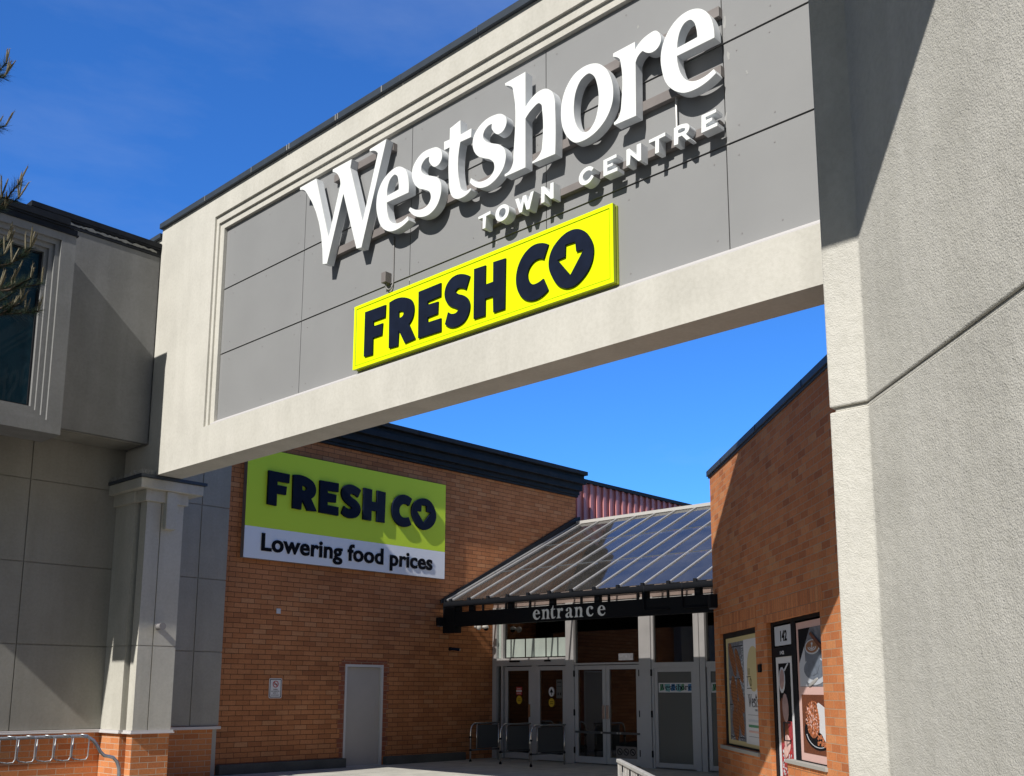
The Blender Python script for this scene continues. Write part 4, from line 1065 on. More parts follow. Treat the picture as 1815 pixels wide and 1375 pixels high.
d1 = glazed_door(17.34, 16.46, 'R')
d2 = glazed_door(16.30, 15.40, None)
d3 = glazed_door(15.13, 14.235, 'R')
d4 = glazed_door(14.225, 13.305, 'L')
d5 = glazed_door(12.92, 11.90, None, 'frost', 2.09, 0.12, 0.085)
d6 = glazed_door(11.60, 10.36, None, 'frost', 2.09, 0.12, 0.085)
d7 = glazed_door(10.19, 9.01, None, 'frost', 2.09, 0.12, 0.085)
mb = MB()
ybox(mb, 16.46, 16.30, 0.0, 2.19, -.06, -.005)
mb.build('door_post', AL, ef)
each('hinge', M['black'], ef, [lambda m, yh=yh, z=z: ybox(m, yh + .012, yh - .012, z, z + .14, 0.0, .034) for yh in (15.135, 13.30, 12.985) for z in (0.22, 1.05, 1.92)])
mb = MB()
ybox(mb, 15.12, 13.31, 0.67, 0.715, -.015, .008)
mb.build('safety_band', M['mesh'], ef)
each('band_buckle', M['bar'], ef, [lambda m, y=y: ybox(m, y + .02, y - .02, 0.675, 0.71, .008, .014) for y in (14.36, 13.92, 13.84)])
# stickers on the doors
stn = -XS - .019


def round_sticker(d, y, z, ra, rb, mat, name='sticker'):
    return MB().disc(FY, -y, z, stn - .001, stn + .002, ra, rb, 28).build(name, M[mat], d)


k = round_sticker(d1, 16.88, 1.385, .085, .10, 'yellow')
MB().fbox(FY, -16.93, -16.83, 1.36, 1.372, stn + .002, stn + .0035).fbox(FY, -16.93, -16.83, 1.40, 1.412, stn + .002, stn + .0035).build('sticker_lines', M['ink'], k)
k = MB().fbox(FY, -16.97, -16.79, 1.50, 1.69, stn - .001, stn + .002).build('sticker', M['redst'], d1)
write('DO NOT', FY, -16.95, 1.63, stn + .002, stn + .0035, M['paper'], k, height=.035, width=.14)
MB().fbox(FY, -16.97, -16.79, 1.575, 1.612, stn + .002, stn + .0035).build('white_bar', M['paper'], k)
write('ENTER', FY, -16.95, 1.52, stn + .002, stn + .0035, M['paper'], k, height=.035, width=.14)
k = round_sticker(d2, 15.85, 1.33, .085, .10, 'yellow')
MB().fbox(FY, -15.90, -15.80, 1.30, 1.312, stn + .002, stn + .0035).fbox(FY, -15.90, -15.80, 1.345, 1.357, stn + .002, stn + .0035).build('sticker_lines', M['ink'], k)
k = round_sticker(d2, 15.85, 1.58, .085, .11, 'paper')
MB().prism(FY, [(-15.86, 1.505), (-15.84, 1.505), (-15.84, 1.56), (-15.79, 1.56), (-15.85, 1.65), (-15.91, 1.56), (-15.86, 1.56)], stn + .002, stn + .0035).build('arrow', M['ink'], k)
k = MB().fbox(FY, -15.70, -15.53, 1.43, 1.86, stn - .001, stn + .002).build('notice', M['frost'], d2)
MB().fbox(FY, -15.67, -15.55, 1.79, 1.81, stn + .002, stn + .0035).fbox(FY, -15.67, -15.55, 1.70, 1.71, stn + .002, stn + .0035).fbox(FY, -15.66, -15.63, 1.50, 1.56, stn + .002, stn + .0035).fbox(FY, -15.59, -15.56, 1.50, 1.56, stn + .002, stn + .0035).build('notice_lines', M['ink'], k)
k = MB().fbox(FY, -13.98, -13.43, 0.145, 0.415, stn - .001, stn + .002).build('prohibition_sticker', M['race'], d4)
mb = MB()
for i in range(3):
    a = -13.88 + i * .175
    mb.ring(FY, a, .30, stn + .002, stn + .0035, .058, .075, 24)
    mb.prism(FY, [(a - .045, .33), (a - .033, .345), (a + .045, .27), (a + .033, .255)], stn + .002, stn + .003)
    mb.fbox(FY, a - .035, a + .035, .292, .305, stn + .002, stn + .0028)
mb.build('prohibition_marks', M['ink'], k)
for d, y0 in ((d5, 12.82), (d6, 11.52), (d7, 10.1)):
    k = MB().fbox(FY, -y0, -y0 + .88, 1.575, 1.775, stn - .001, stn + .002).build('name_sticker', M['paper'], d)
    mb = MB()
    for a0, a1, r, mm in ((.02, .14, .1, 'leaf'), (.17, .29, -.1, 'teal'), (.31, .43, .06, 'blue'), (.45, .56, -.08, 'teal'), (.55, .66, .12, 'leaf'), (.73, .85, .05, 'blue')):
        c0 = -y0 + (a0 + a1) / 2
        h = (a1 - a0) / 2
        P = [(-h, -.07), (h, -.07 + r * .2), (h - r * .1, .08), (-h + r * .2, .075)]
        MB().prism(FY, [(c0 + u * .9, 1.675 + v) for u, v in P], stn + .002, stn + .0028).build('colour_patch', M[mm], k)
    for ch, a, w in zip('Westshore', (.03, .17, .26, .34, .40, .48, .57, .66, .75), (.14, .09, .07, .07, .07, .09, .09, .08, .09)):
        kk = {'W': 'W', 'e': 'e', 's': 's', 't': 't', 'h': 'h', 'o': 'o', 'r': 'r'}[ch]
        L = ay_loops(kk)
        xs = [q[0] for l in L for q in l]
        zs = [q[1] for l in L for q in l]
        s = (0.12 if ch in 'Wth' else 0.085) / (max(zs) - min(zs))
        lp = [[(-y0 + a + (q[0] - min(xs)) * w / (max(xs) - min(xs)), 1.625 + (q[1] - min(zs)) * s) + tuple(q[2:]) for q in l] for l in L]
        outline('letter', lp, FY, stn + .0028, stn + .004, M['navy'], k)
# the room behind
mb = MB()
mb.quad((18.3, 17.70, .005), (24, 17.70, .005), (24, 6, .005), (18.3, 6, .005))
mb.box(24, 24.2, 6, 17.7, 0, 4.4).box(18.3, 24, 17.6, 17.7, 0, 4.4).box(18.3, 24, 5.8, 6, 0, 4.4).box(18.32, 24, 6, 17.6, 4.3, 4.4)
mb.box(20.5, 20.7, 14.5, 15.3, 0.01, 2.3).box(21.5, 22.4, 12, 13.5, .01, 1.2)
mb.build('lobby', M['dark'], ef)

# ------------------------------------------------------------ brick shop on the right (45 degrees)
bs = thing('brick_shop', 'tall orange brick shop on the right with poster windows and the number 142', 'building', (13.0, 7.15, 0))


def cx(a):
    return (CW - a / RT) / -2 if False else (-a / RT - CW) / 2


A_END, A_STA = ad(9.28), ad(15.74)                       # near end / far corner
W1 = (-17.73, -15.40, 0.705, 2.58)
D1 = (-14.785, -12.394, 0.0, 2.585)
TOP = 5.445
mb = MB()
for a0, a1, b0, b1 in ((A_STA, W1[0], -.1, TOP), (W1[0], W1[1], -.1, W1[2]), (W1[0], W1[1], W1[3], TOP), (W1[1], D1[0], -.1, TOP), (D1[0], D1[1], D1[3], TOP), (D1[1], A_END, -.1, TOP), (-14.00, D1[1], -.1, 0.60)):
    mb.fbox(FD, a0, a1, b0, b1, ND - 0.32, ND)
P = lambda a, n: (FD.p(a, 0, n).x, FD.p(a, 0, n).y)
mb.plan([P(A_STA, ND - .32), P(A_END, ND - .32), P(A_END, ND - 9), P(A_STA + 4, ND - 9)], 0.0, TOP)
mb.build('wall', M['brickp'], bs)
mb = MB().fbox(FD, A_STA - .06, A_END, TOP, TOP + .035, ND - 9, ND + .02).fbox(FD, A_STA - .07, A_END, TOP + .035, TOP + .135, ND - 9, ND + .045)
mb.build('coping', M['coping'], bs, bevel=0.006)
each('coping_seam', M['black'], bs, [lambda m, x=x: m.fbox(FD, ad(x) - .006, ad(x) + .006, TOP + .04, TOP + .13, ND + .045, ND + .05) for x in (15.0, 13.4, 11.8)])
each('soldier_course', M['soldier'], bs, [lambda m: m.fbox(FD, W1[0] - .12, W1[1] + .10, W1[3], W1[3] + .30, ND, ND + .004), lambda m: m.fbox(FD, D1[0] - .12, D1[1] + .12, D1[3], D1[3] + .30, ND, ND + .004),
     lambda m: m.fbox(FD, -14.00, D1[1], .60, .655, ND - .30, ND + .003)])
# window with the pastry poster
NW, n1 = ND - .060, ND - .075
mb = MB()
frame_ring(mb, FD, W1, (W1[0] + .10, W1[1] - .06, W1[2] + .03, W1[3] - .085), ND - .16, NW)
w1 = mb.build('poster_window', M['blackm'], bs)
MB().fbox(FD, W1[0] - .06, W1[1] + .03, W1[2] - .06, W1[2] - .003, ND - .20, ND + .035).build('sill', M['reveal'], w1, bevel=0.004)
MB().fbox(FD, W1[0], W1[1], W1[2], W1[3], ND - .30, ND - .165).build('backing', M['dark'], w1)


def slab(F, a0, a1, b0, b1, n, mat, parent, name, t=.003):
    return MB().fbox(F, a0, a1, b0, b1, n, n + t).build(name, M[mat], parent)


PR = W1[1] - .06
po = MB().fbox(FD, -17.60, PR, .72, 2.49, n1 - .02, n1).build('pastry_poster', M['cream'], w1)
slab(FD, -17.45, -16.42, 0.81, 2.41, n1, 'slate', po, 'photo_ground')
slab(FD, -16.42, PR, 0.79, 2.42, n1, 'paper', po, 'white_field')
rng = random.Random(3)
for (ca0, z, lean, tw) in ((-17.16, 2.13, .13, .30), (-16.73, 2.02, .15, .36), (-17.12, 1.585, .04, .1), (-16.69, 1.535, .11, .28), (-17.07, 1.08, .03, .1), (-16.74, 1.175, .10, .26)):
    mb, md = MB(), MB()
    for k in range(9):
        u = (k - 4) / 4
        w = .235 * (1 - .55 * u * u)
        ca, cb = ca0 + lean * u, z - .225 * u
        mb.ell(FD, ca, cb, n1 + .004, w, .048, .008, -tw)
        mb.ell(FD, ca - w * .25, cb + .008, n1 + .007, w * .55, .020, .007, -tw)
        md.ell(FD, ca + .015, cb - .030, n1 + .0045, w * .93, .011, .0085, -tw)
    o = mb.build('pastry', M['crust'], po, smooth=True)
    md.build('pastry_folds', M['crustd'], o, smooth=True)
mb = MB()
for i in range(90):
    mb.ell(FD, rng.uniform(-16.62, -16.45), rng.uniform(1.5, 2.38), n1 + .003, rng.uniform(.006, .02), rng.uniform(.006, .018), .003, 0, 6, 4)
    mb.ell(FD, rng.uniform(-17.4, -16.45), rng.choice((1.36, 1.78, .86)) + rng.uniform(-.05, .05), n1 + .003, rng.uniform(.006, .02), rng.uniform(.006, .018), .003, 0, 6, 4)
mb.build('sugar_specks', M['pale'], po)
mb = MB()
for z in (2.33, 1.80, 1.38, .86):
    mb.fbox(FD, -17.42, -16.46, z, z + .012, n1 + .003, n1 + .005)
mb.build('rack_line', M['ink'], po)
MB().disc(FD, -15.86, 1.95, n1 + .003, n1 + .006, .36, .35, 40).build('yellow_oval', M['cream'], po)
mb = MB().fbox(FD, -16.26, -16.02, 1.825, 1.835, n1 + .006, n1 + .008).fbox(FD, -16.26, -15.97, 1.645, 1.655, n1 + .006, n1 + .008)
mb.ring(FD, -16.02, 1.745, n1 + .006, n1 + .008, .05, .06, 18)
mb.fbox(FD, -16.22, -16.21, 1.68, 1.83, n1 + .006, n1 + .008).fbox(FD, -16.03, -16.02, 1.68, 1.83, n1 + .006, n1 + .008)
for i in range(3):
    mb.fbox(FD, -16.18 + i * .05, -16.172 + i * .05, 1.86, 1.96, n1 + .006, n1 + .008)
mb.build('cup_drawing', M['ink'], po)
a = -16.24
for ch, w in zip('Westshore', (.22, .11, .09, .08, .09, .12, .12, .10, .12)):
    L = ay_loops({'W': 'W', 'e': 'e', 's': 's', 't': 't', 'h': 'h', 'o': 'o', 'r': 'r'}[ch])
    xs = [q[0] for l in L for q in l]
    zs = [q[1] for l in L for q in l]
    s = (0.20 if ch in 'Wth' else 0.135) / (max(zs) - min(zs))
    lp = [[(a + (q[0] - min(xs)) * w / (max(xs) - min(xs)), 1.36 + (q[1] - min(zs)) * s) + tuple(q[2:]) for q in l] for l in L]
    if a + w < PR - .01:
        outline('letter', lp, FD, n1 + .003, n1 + .005, M['ink'], po)
    a += w + .012
write('TOWN CENTRE', FD, -15.85, 1.30, n1 + .003, n1 + .005, M['slate'], po, height=.035, width=.34)
mb = MB().fbox(FD, -16.25, PR - .03, 1.237, 1.243, n1 + .003, n1 + .005).fbox(FD, -16.25, PR - .03, 0.905, 0.911, n1 + .003, n1 + .005)
mb.build('rule', M['slate'], po)
slab(FD, -16.24, PR - .04, 1.13, 1.17, n1 + .003, 'pale', po, 'text_band')
slab(FD, -16.24, PR - .04, 1.05, 1.09, n1 + .003, 'leaf', po, 'text_band')
slab(FD, -16.24, PR - .04, .97, 1.0, n1 + .003, 'rose', po, 'text_band')
# the doorway and side light of number 142
NDR = ND - .065
n2 = ND - .08
AM = -13.68
mb = MB()
frame_ring(mb, FD, (D1[0], AM, 0, D1[3]), (D1[0] + .13, AM - .15, 0.005, D1[3] - .045), ND - .20, NDR)
mb.fbox(FD, D1[0] + .13, AM - .15, 2.09, 2.22, ND - .20, NDR)
frame_ring(mb, FD, (AM, D1[1], 0.66, D1[3]), (AM + .05, D1[1] - .02, 0.715, D1[3] - .05), ND - .20, NDR)
d142 = mb.build('shop_door', M['black'], bs)
MB().fbox(FD, D1[0], D1[1], 0, D1[3], ND - .31, ND - .215).build('backing', M['dark'], d142)
MB().fbox(FD, -14.03, D1[1] + .02, 0.656, 0.705, ND - .14, ND + .03).build('sill', M['reveal'], d142, bevel=0.004)
k = MB().fbox(FD, -14.58, -13.82, 2.24, 2.512, n2 - .02, n2 + .02).build('number_plate', M['pale'], d142)
write('142', FD, -14.30, 2.30, n2 + .02, n2 + .023, M['ink'], k, height=.145, width=.31, bold=0.03)
write('142', FD, -14.36, 2.115, NDR, NDR + .003, M['paper'], d142, height=.05, width=.19, bold=0.02)
pd = MB().fbox(FD, -14.64, -13.89, 0.05, 2.082, n2 - .02, n2).build('door_poster', M['paper'], d142)
slab(FD, -14.52, -13.97, 0.1, 1.99, n2, 'ink', pd, 'photo_ground')
slab(FD, -14.52, -13.97, 0.1, 1.20, n2 + .001, 'jam', pd, 'red_field')
MB().prism(FD, [(-14.52, 1.45), (-14.40, 1.52), (-14.18, 1.35), (-14.13, 1.0), (-14.15, .9), (-14.52, .9)], n2 + .002, n2 + .0045).build('berry_bowl', M['crustd'], pd)
MB().ell(FD, -14.36, 1.76, n2 + .006, .155, .185, .006, -.25).build('spoon_rim', M['pale'], pd, smooth=True)
MB().ell(FD, -14.35, 1.77, n2 + .009, .115, .145, .006, -.25).build('spoon_bowl', M['tan'], pd, smooth=True)
MB().prism(FD, [(-14.24, 1.90), (-14.20, 1.88), (-14.02, 1.98), (-14.06, 1.99)], n2 + .008, n2 + .011).build('spoon_handle', M['pale'], pd)
MB().ell(FD, -14.24, 1.38, n2 + .008, .15, .20, .006, .1).build('ice_cream', M['tan'], pd, smooth=True)
mb = MB().ell(FD, -14.22, .89, n2 + .007, .14, .13, .006, .0).ell(FD, -14.30, .78, n2 + .007, .11, .08, .006, .0)
mb.build('whipped_cream', M['rose'], pd, smooth=True)
for nm, mm, cnt in (('berries', 'crustd', 60), ('oat_flakes', 'pale', 70), ('red_berries', 'redst', 50)):
    mb = MB()
    for i in range(cnt):
        mb.ell(FD, rng.uniform(-14.50, -13.99), rng.uniform(.12, .78), n2 + .005 + rng.random() * .002, rng.uniform(.012, .04), rng.uniform(.012, .03), .004, rng.uniform(0, 3), 6, 4)
    mb.build(nm, M[mm], pd)
MB().tube([FD.p(-14.03, 1.18, NDR), FD.p(-14.15, 1.18, NDR + .05), FD.p(-14.15, .94, NDR + .05), FD.p(-14.03, .94, NDR)], 0.012, 8).build('pull_handle', M['black'], d142)
# the two food photographs in the side light
FR = D1[1] - .03
sl = MB().fbox(FD, AM + .05, FR, 0.72, 2.507, n2 - .02, n2).build('food_poster', M['rose'], d142)
slab(FD, -13.535, FR, 1.665, 2.418, n2, 'slate', sl, 'coffee_photo')
MB().prism(FD, [(-13.535, 1.98), (-13.535, 2.418), (-13.05, 2.418)], n2 + .003, n2 + .005).build('dark_corner', M['ink'], sl)
MB().prism(FD, [(-13.535, 1.67), (-13.535, 1.96), (-13.30, 2.18), (-13.26, 1.67)], n2 + .003, n2 + .005).build('napkin', M['pale'], sl)
MB().disc(FD, -12.92, 1.86, n2 + .005, n2 + .007, .49, .175, 40).build('saucer', M['pale'], sl)
MB().disc(FD, -12.92, 1.885, n2 + .007, n2 + .009, .42, .135, 40).build('saucer_well', M['cup'], sl)
MB().prism(FD, [(-13.24, 2.15), (-12.66, 2.15), (-12.70, 1.93), (-12.80, 1.83), (-12.97, 1.80), (-13.12, 1.83), (-13.20, 1.93)], n2 + .009, n2 + .013).build('mug', M['cup'], sl)
MB().disc(FD, -12.95, 2.165, n2 + .013, n2 + .015, .29, .095, 40).build('mug_rim', M['pale'], sl)
MB().disc(FD, -12.95, 2.168, n2 + .015, n2 + .017, .255, .078, 40).build('coffee', M['latte'], sl)
mb = MB()
for ra, rb in ((.17, .05), (.10, .03)):
    P = [(-12.95 + ra * math.cos(t * math.pi / 12), 2.165 + rb * math.sin(t * math.pi / 12)) for t in range(12, 25)]
    Q = [(-12.95 + (ra - .035) * math.cos(t * math.pi / 12), 2.165 + (rb - .012) * math.sin(t * math.pi / 12)) for t in range(24, 11, -1)]
    mb.prism(FD, P + Q, n2 + .017, n2 + .0185)
mb.disc(FD, -12.95, 2.205, n2 + .017, n2 + .0185, .035, .018, 12).fbox(FD, -12.965, -12.935, 2.12, 2.20, n2 + .017, n2 + .018)
mb.build('latte_art', M['pale'], sl)
MB().prism(FD, [(-13.03, 2.33), (-12.98, 2.36), (-12.52, 2.15), (-12.50, 2.09), (-12.56, 2.09)], n2 + .019, n2 + .022).build('handle_shape', M['crustd'], sl)
MB().ell(FD, -12.98, 1.72, n2 + .012, .20, .025, .004, .25).build('teaspoon', M['bar'], sl, smooth=True)
slab(FD, -13.51, FR, 0.82, 1.563, n2, 'crustd', sl, 'cake_photo')
MB().disc(FD, -12.88, 1.10, n2 + .003, n2 + .005, .56, .225, 44).build('plate', M['ink'], sl)
MB().prism(FD, [(-12.88 + R_ * math.cos(t), 1.115 + R_ * .42 * math.sin(t)) for R_, seq in ((.50, range(26, 44)), (.478, range(43, 25, -1))) for t in [math.pi * q / 24 for q in seq]], n2 + .005, n2 + .0065).build('plate_rim', M['pale'], sl)
mb = MB().ell(FD, -13.06, 1.255, n2 + .006, .285, .235, .007, .12)
mb.build('crumble_cake', M['amber'], sl, smooth=True)
for nm, mm, cnt in (('crumbs', 'amber', 150), ('dark_crumbs', 'crustd', 90), ('pale_crumbs', 'rose', 60)):
    mb = MB()
    for i in range(cnt):
        t, r = rng.uniform(0, 6.28), math.sqrt(rng.random())
        mb.ell(FD, -13.06 + r * .28 * math.cos(t), 1.255 + r * .225 * math.sin(t), n2 + .0125 + rng.random() * .003, rng.uniform(.01, .03), rng.uniform(.007, .016), .003, t, 6, 4)
    mb.build(nm, M[mm], sl)
MB().prism(FD, [(-12.86, 1.45), (-12.80, 1.465), (-12.55, 1.40), (FR, 1.32), (FR, .99), (-12.60, 1.0), (-12.72, 1.08), (-12.80, 1.10), (-12.78, 1.27)], n2 + .015, n2 + .019).build('ice_cream_scoop', M['paper'], sl)
mb = MB()
for i in range(40):
    mb.ell(FD, rng.uniform(-12.9, -12.45), rng.uniform(.93, 1.06), n2 + .008, .035, .018, .004, 0, 6, 4)
mb.build('fallen_crumbs', M['amber'], sl)

cr = MB().fbox(FD, ad(13.70), ad(13.60), 1.88, 2.0, ND, ND + .03)
tag(cr.build('card_reader', M['black'], None, bevel=0.006), 'small black card reader on the brick between the pastry window and door', 'card reader')
l1 = thing('downlight', 'black box light on the far corner of the orange brick shop', 'lamp', FD.p(ad(15.58), 3.02, ND))
MB().fbox(FD, ad(15.66), ad(15.50), 3.05, 3.29, ND, ND + .13).build('housing', M['black'], l1, bevel=0.01)
MB().fbox(FD, ad(15.64), ad(15.52), 3.035, 3.05, ND + .02, ND + .11).build('lens', M['slate'], l1)
l2 = thing('downlight', 'black box light on the brick wall left of the canopy end', 'lamp', (16.28, 17.74, 3.08))
MB().fbox(FX, 16.20, 16.36, 3.09, 3.28, -17.742, -17.62).build('housing', M['black'], l2, bevel=0.01)
MB().fbox(FX, 16.22, 16.34, 3.075, 3.09, -17.72, -17.64).build('lens', M['slate'], l2)

# ------------------------------------------------------------ near stucco pier and an unseen overhang added to shade it
np_ = thing('stucco_pier', 'huge rough stucco pier close by on the right with one deep joint', 'pier', (7.5, 2.6, 0))


def pier_plan(d=0.0):
    return [(6.98 + d, 3.33 - d), (6.98 + d, 3.03 + d * .4), (3.0 + d * .7, -.95 - d * .7), (5.0, -2.95), (9.28, 1.33), (9.28, 3.33 - d)]


mb = MB().plan(pier_plan(), -.1, 3.652).plan(pier_plan(), 3.69, 8.1).plan(pier_plan(0.03), 3.652, 3.69)
mb.build('shaft', M['pier'], np_, bevel=0.012)
us = thing('shadow_overhang', 'unseen stucco overhang added above the near pier to cast its shadow', 'shadow overhang', (6, 0, 8.0))
MB().box(3.45, 8.9, -4.0, 2.83, 8.02, 10.4).build('wall', M['beam'], us)  # added out of view; its front edge casts the shadow line on the pier
MB().box(3.38, 8.95, -4.05, 2.88, 10.4, 10.5).build('coping', M['coping'], us)

# ------------------------------------------------------------ small things on and by the walls
ns = thing('no_smoking_sign', 'small white no smoking notice with black border on the brick left of the door', 'sign', (11.86, 17.74, 1.43))


def rrect(a0, a1, b0, b1, r):
    out = []
    for cx_, cy_, t0 in ((a1 - r, b1 - r, 0), (a0 + r, b1 - r, 90), (a0 + r, b0 + r, 180), (a1 - r, b0 + r, 270)):
        for k in range(5):
            t = math.radians(t0 + k * 22.5)
            out.append((cx_ + r * math.cos(t), cy_ + r * math.sin(t)))
    return out


MB().prism(FX, rrect(11.71, 12.01, 1.435, 1.83, .03), -17.742, -17.73).build('plate', M['paper'], ns)
outline('border', [rrect(11.725, 11.995, 1.45, 1.815, .02), rrect(11.738, 11.982, 1.463, 1.802, .015)], FX, -17.73, -17.728, M['ink'], ns, raw=True)
mb = MB().ring(FX, 11.86, 1.715, -17.73, -17.727, .052, .068, 28)
mb.prism(FX, [(11.815, 1.75), (11.827, 1.762), (11.905, 1.68), (11.893, 1.668)], -17.73, -17.727)
mb.build('prohibition_ring', M['redst'], ns)
MB().fbox(FX, 11.82, 11.90, 1.708, 1.722, -17.73, -17.728).build('cigarette', M['ink'], ns)
for t, z, w in (('SMOKING', 1.60, .10), ('NOT PERMITTED', 1.563, .19), ('WITHIN 7 M', 1.527, .12), ('OF ENTRANCE', 1.487, .19)):
    write(t, FX, 11.86, z, -17.73, -17.728, M['ink'], ns, height=.022, width=w, align='CENTER')
bp = MB().fbox(FX, 11.80, 11.90, 3.13, 3.235, -17.742, -17.72)
tag(bp.build('cover_plate', M['pale'], None, bevel=0.004), 'small pale blue cover plate high on the brick below the green sign', 'plate')
sc = thing('security_camera', 'small dark bullet camera on the brick below the canopy end', 'camera', (16.68, 17.74, 2.52))
MB().tube([(16.66, 17.742, 2.57), (16.66, 17.70, 2.57)], .045, 14).build('mount', M['blackm'], sc)
MB().tube([(16.66, 17.70, 2.57), (16.70, 17.62, 2.565), (16.80, 17.56, 2.55)], .035, 12).build('body', M['navy'], sc, smooth=True)
MB().tube([(16.80, 17.56, 2.55), (16.815, 17.552, 2.547)], .026, 12).build('lens', M['bar'], sc)
dc = thing('security_camera', 'white dome camera with two heads under the canopy fascia', 'camera', (17.55, 17.74, 3.05))
MB().tube([(17.5, 17.742, 3.14), (17.5, 17.60, 3.14)], .04, 12).build('arm', M['wside'], dc)
mb = MB().ell(FX, 17.46, 3.12, -17.58, .07, .08, .07).ell(FX, 17.68, 3.13, -17.58, .10, .055, .08)
mb.build('housing', M['white'], dc, smooth=True)
MB().ell(FX, 17.70, 3.085, -17.57, .06, .05, .06).build('dome', M['black'], dc, smooth=True)


def guard_rail(y, x0, x1, label):
    r = thing('guard_rail', label, 'railing', ((x0 + x1) / 2, y, 0), 'guard rails at the doors')
    zt, zb = 0.86, 0.26
    path = [(x0, y, 0), (x0, y, zt - .20)] + [(x0 + .14 - .14 * math.cos(math.radians(t)), y, zt - .20 + .20 * math.sin(math.radians(t))) for t in (20, 45, 70, 90)] + [(x1 + .04, y, zt)]
    MB().tube(path, .022, 10).build('top_rail', M['steel'], r, smooth=True)
    MB().tube([(x1, y, 0), (x1, y, zt)], .02, 10).build('post', M['steel'], r, smooth=True)
    MB().tube([(x0 + .2, y, zb), (x0 + .2, y, zt)], .015, 8).build('inner_bar', M['steel'], r, smooth=True)
    MB().tube([(x0, y, zb), (x1, y, zb)], .018, 8).build('bottom_rail', M['mesh'], r, smooth=True)
    MB().box(x0 + .23, x1 - .03, y - .006, y + .006, zb + .03, zt - .04).build('panel', M['mesh'], r)
    mb = MB()
    for xx, zz in ((x0, zb), (x0, .55), (x1, zb), (x0, .02)):
        mb.tube([(xx, y, zz - .02), (xx, y, zz + .02)], .03, 10)
    mb.build('clamp', M['black'], r)


guard_rail(17.05, 16.70, 17.62, 'stainless guard rail nearest the brick wall')
guard_rail(16.06, 16.66, 17.62, 'middle stainless guard rail of the three before the doors')
guard_rail(15.00, 16.50, 17.60, 'stainless guard rail farthest from the brick wall, before the second door')

br = thing('bike_rack', 'galvanised tube bike rack with bent rod loops against the grey building', 'bike rack', (5.5, 15.0, 0))
YB = 15.0
curve = [(1.2, .93), (2.0, .945), (5.6, .925), (6.5, .93), (6.74, .93), (6.84, .915), (6.93, .86), (7.0, .77), (7.05, .69), (7.11, .635), (7.18, .62), (7.25, .60), (7.31, .54), (7.35, .44), (7.36, .30), (7.36, 0)]
MB().tube([(x, YB, z) for x, z in curve], .024, 12).build('tube', M['galv'], br, smooth=True)
MB().tube([(5.30, YB, .70), (5.44, YB, .665), (5.55, YB, .60), (5.61, YB, .5), (5.62, YB, 0)], .024, 12).build('tube', M['galv'], br, smooth=True)
for i in range(13):
    x0 = 6.645 - i * .256
    y1, y2 = YB - .05, YB + .05
    pth = [(x0 + .08, YB - .02, .952), (x0 + .165, y1, .945), (x0 + .20, y1, .915), (x0 + .195, y1, .64), (x0 + .175, y1 + .01, .595), (x0 + .10, y1 + .02, .59), (x0 + .035, y2, .60), (x0 + .005, y2, .62), (x0, y2, .66), (x0 + .012, y2, .90)]
    MB().tube(pth, .0085, 8).build('loop', M['galv'], br, smooth=True)

# weathered slatted rail in front of the shop
pk = thing('slatted_rail', 'weathered white wooden slatted rail running up to the orange brick shop', 'railing', (8.5, 6.3, 0))
c2 = (7.316 - 9.493) * RT
FP = lambda x: -(2 * x - 2.177) * RT
mb = MB().fbox(FD, FP(9.493), FP(6.6), .80, .84, c2 - .055, c2 + .0)
mb.build('top_rail', M['picket'], pk, bevel=0.008)
mb = MB().fbox(FD, FP(9.49), FP(6.6), .66, .70, c2 - .055, c2 - .03).fbox(FD, FP(9.49), FP(6.6), .12, .17, c2 - .055, c2 - .03)
mb.build('cross_rail', M['picket'], pk)
a = FP(9.48)
i = 0
while a < FP(6.62):
    if i % 5 != 3:
        MB().fbox(FD, a, a + .030, .02, .80, c2 - .026, c2 - .014).build('slat', M['picket'], pk, bevel=0.004)
    a += .115
    i += 1

# ------------------------------------------------------------ pine on the far left
pt = thing('pine_tree', 'pine tree with upright pale shoots reaching in from the left edge', 'tree', (1.45, 10.3, 0))
rt = random.Random(11)
BX, BY = 1.45, 10.3
trunk = [(BX, BY, -.1), (BX + .04, BY, 1.5), (BX - .03, BY + .03, 3.5), (BX + .03, BY - .02, 5.5), (BX, BY + .02, 7.5), (BX + .02, BY, 9.0)]
MB().tube(trunk, [.17, .15, .125, .10, .06, .02], 12).build('trunk', M['bark'], pt, smooth=True)
limbs, nd, cn = MB(), MB(), MB()


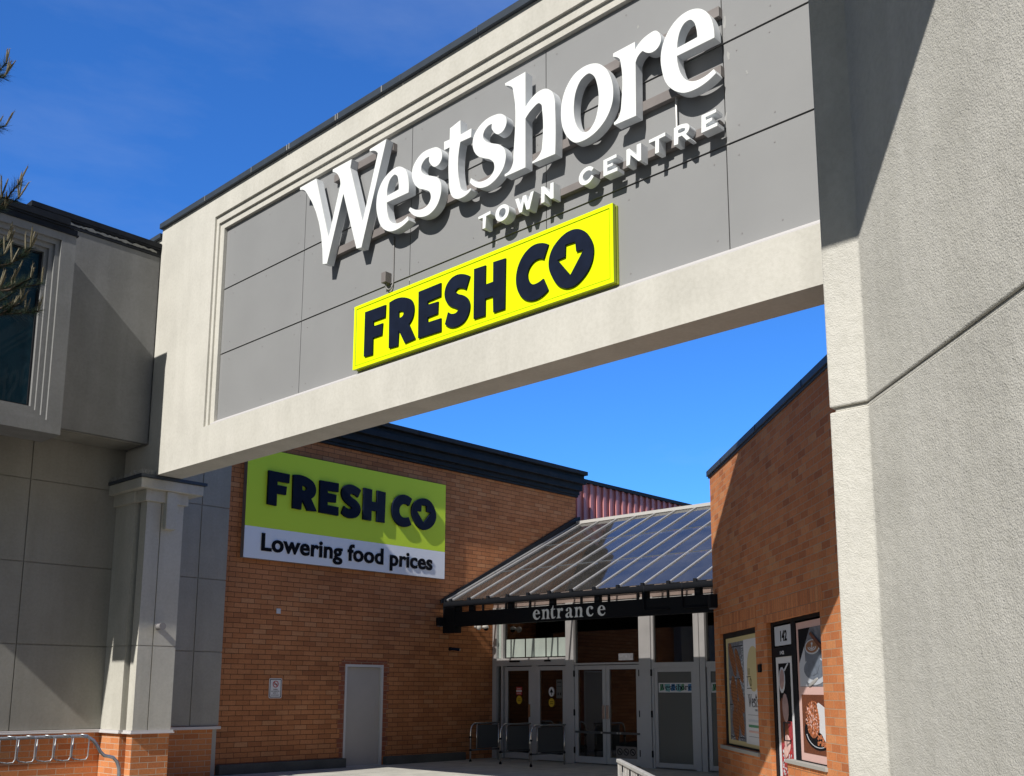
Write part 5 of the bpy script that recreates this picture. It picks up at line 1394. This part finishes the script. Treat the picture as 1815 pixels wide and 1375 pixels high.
def shoot(p, d, L, candle):
    """a twig with needles, ending in a pale upright candle"""
    d = d.normalized()
    limbs.tube([p, p + d * L], [.008, .004], 5, False)
    u = d.orthogonal().normalized()
    w = d.cross(u)
    N = int(210 * L / .3)
    for _ in range(N):
        t = rt.random()
        q = p + d * (L * t)
        ang = rt.random() * 6.283
        side = u * math.cos(ang) + w * math.sin(ang)
        dirn = (side * rt.uniform(.6, 1.0) + d * rt.uniform(.35, .9)).normalized()
        ln = rt.uniform(.07, .13)
        b = dirn.cross(d).normalized() * .0026
        k = len(nd.v)
        nd.v += [q - b, q + b, q + dirn * ln]
        nd.f.append((k, k + 1, k + 2))
    if candle:
        e = p + d * L
        for _ in range(rt.choice((2, 3, 3))):
            up = (Vector((rt.uniform(-.3, .3), rt.uniform(-.3, .3), 1)) + d * .25).normalized()
            ln = rt.uniform(.09, .20)
            cn.tube([e, e + up * ln * .6, e + up * ln], [.006, .008, .004], 6)
            for _ in range(26):
                t = rt.random()
                q = e + up * ln * t
                ang = rt.random() * 6.283
                uu = up.orthogonal().normalized()
                side = uu * math.cos(ang) + up.cross(uu) * math.sin(ang)
                dirn = (side * .5 + up).normalized()
                b = dirn.cross(up)
                if b.length < 1e-4:
                    continue
                b = b.normalized() * .002
                k = len(cn.v)
                cn.v += [q - b, q + b, q + dirn * rt.uniform(.02, .045)]
                cn.f.append((k, k + 1, k + 2))


def limb(z0, tip, n):
    p0 = Vector((BX, BY, z0))
    tip = Vector(tip)
    mid = p0.lerp(tip, .55) + Vector((0, 0, -.12))
    pts = [p0, p0.lerp(mid, .5), mid, mid.lerp(tip, .5), tip]
    limbs.tube(pts, [.045, .035, .026, .018, .010], 7, False)
    for i in range(n):
        t = .25 + .75 * i / (n - 1)
        j = min(int(t * 4), 3)
        q = pts[j].lerp(pts[j + 1], t * 4 - j)
        d = (tip - p0).normalized() + Vector((rt.uniform(-.7, .7), rt.uniform(-.7, .7), rt.uniform(-.1, .9)))
        shoot(q, d, rt.uniform(.18, .34), rt.random() < .75)
    shoot(tip, (tip - mid).normalized() + Vector((0, 0, .5)), .2, True)


TIPS = ((7.0, (3.0, 9.75, 7.32), 9), (6.75, (2.94, 9.77, 6.75), 8), (5.6, (3.0, 9.13, 5.80), 12), (5.5, (3.0, 9.28, 5.45), 12), (5.2, (3.0, 8.85, 5.18), 12), (4.9, (3.0, 8.68, 4.92), 12),
        (4.6, (3.0, 8.83, 4.74), 12), (4.75, (3.0, 9.13, 4.95), 12), (5.0, (2.9, 9.23, 5.15), 10), (4.7, (3.05, 8.98, 4.85), 12))
for z0, tip, n in TIPS:
    limb(z0, tip, n)
for i in range(38):
    z = rt.uniform(2.6, 8.6)
    ang = rt.uniform(1.2, 5.2)
    R = 1.7 * (1 - (z - 3) / 7.5) + .25
    limb(z, (BX + R * math.cos(ang), BY + R * math.sin(ang), z + rt.uniform(.0, .5)), 9)
limbs.build('branches', M['bark'], pt, smooth=True)
nd.build('needles', M['needle'], pt)
cn.build('shoots', M['candle'], pt)
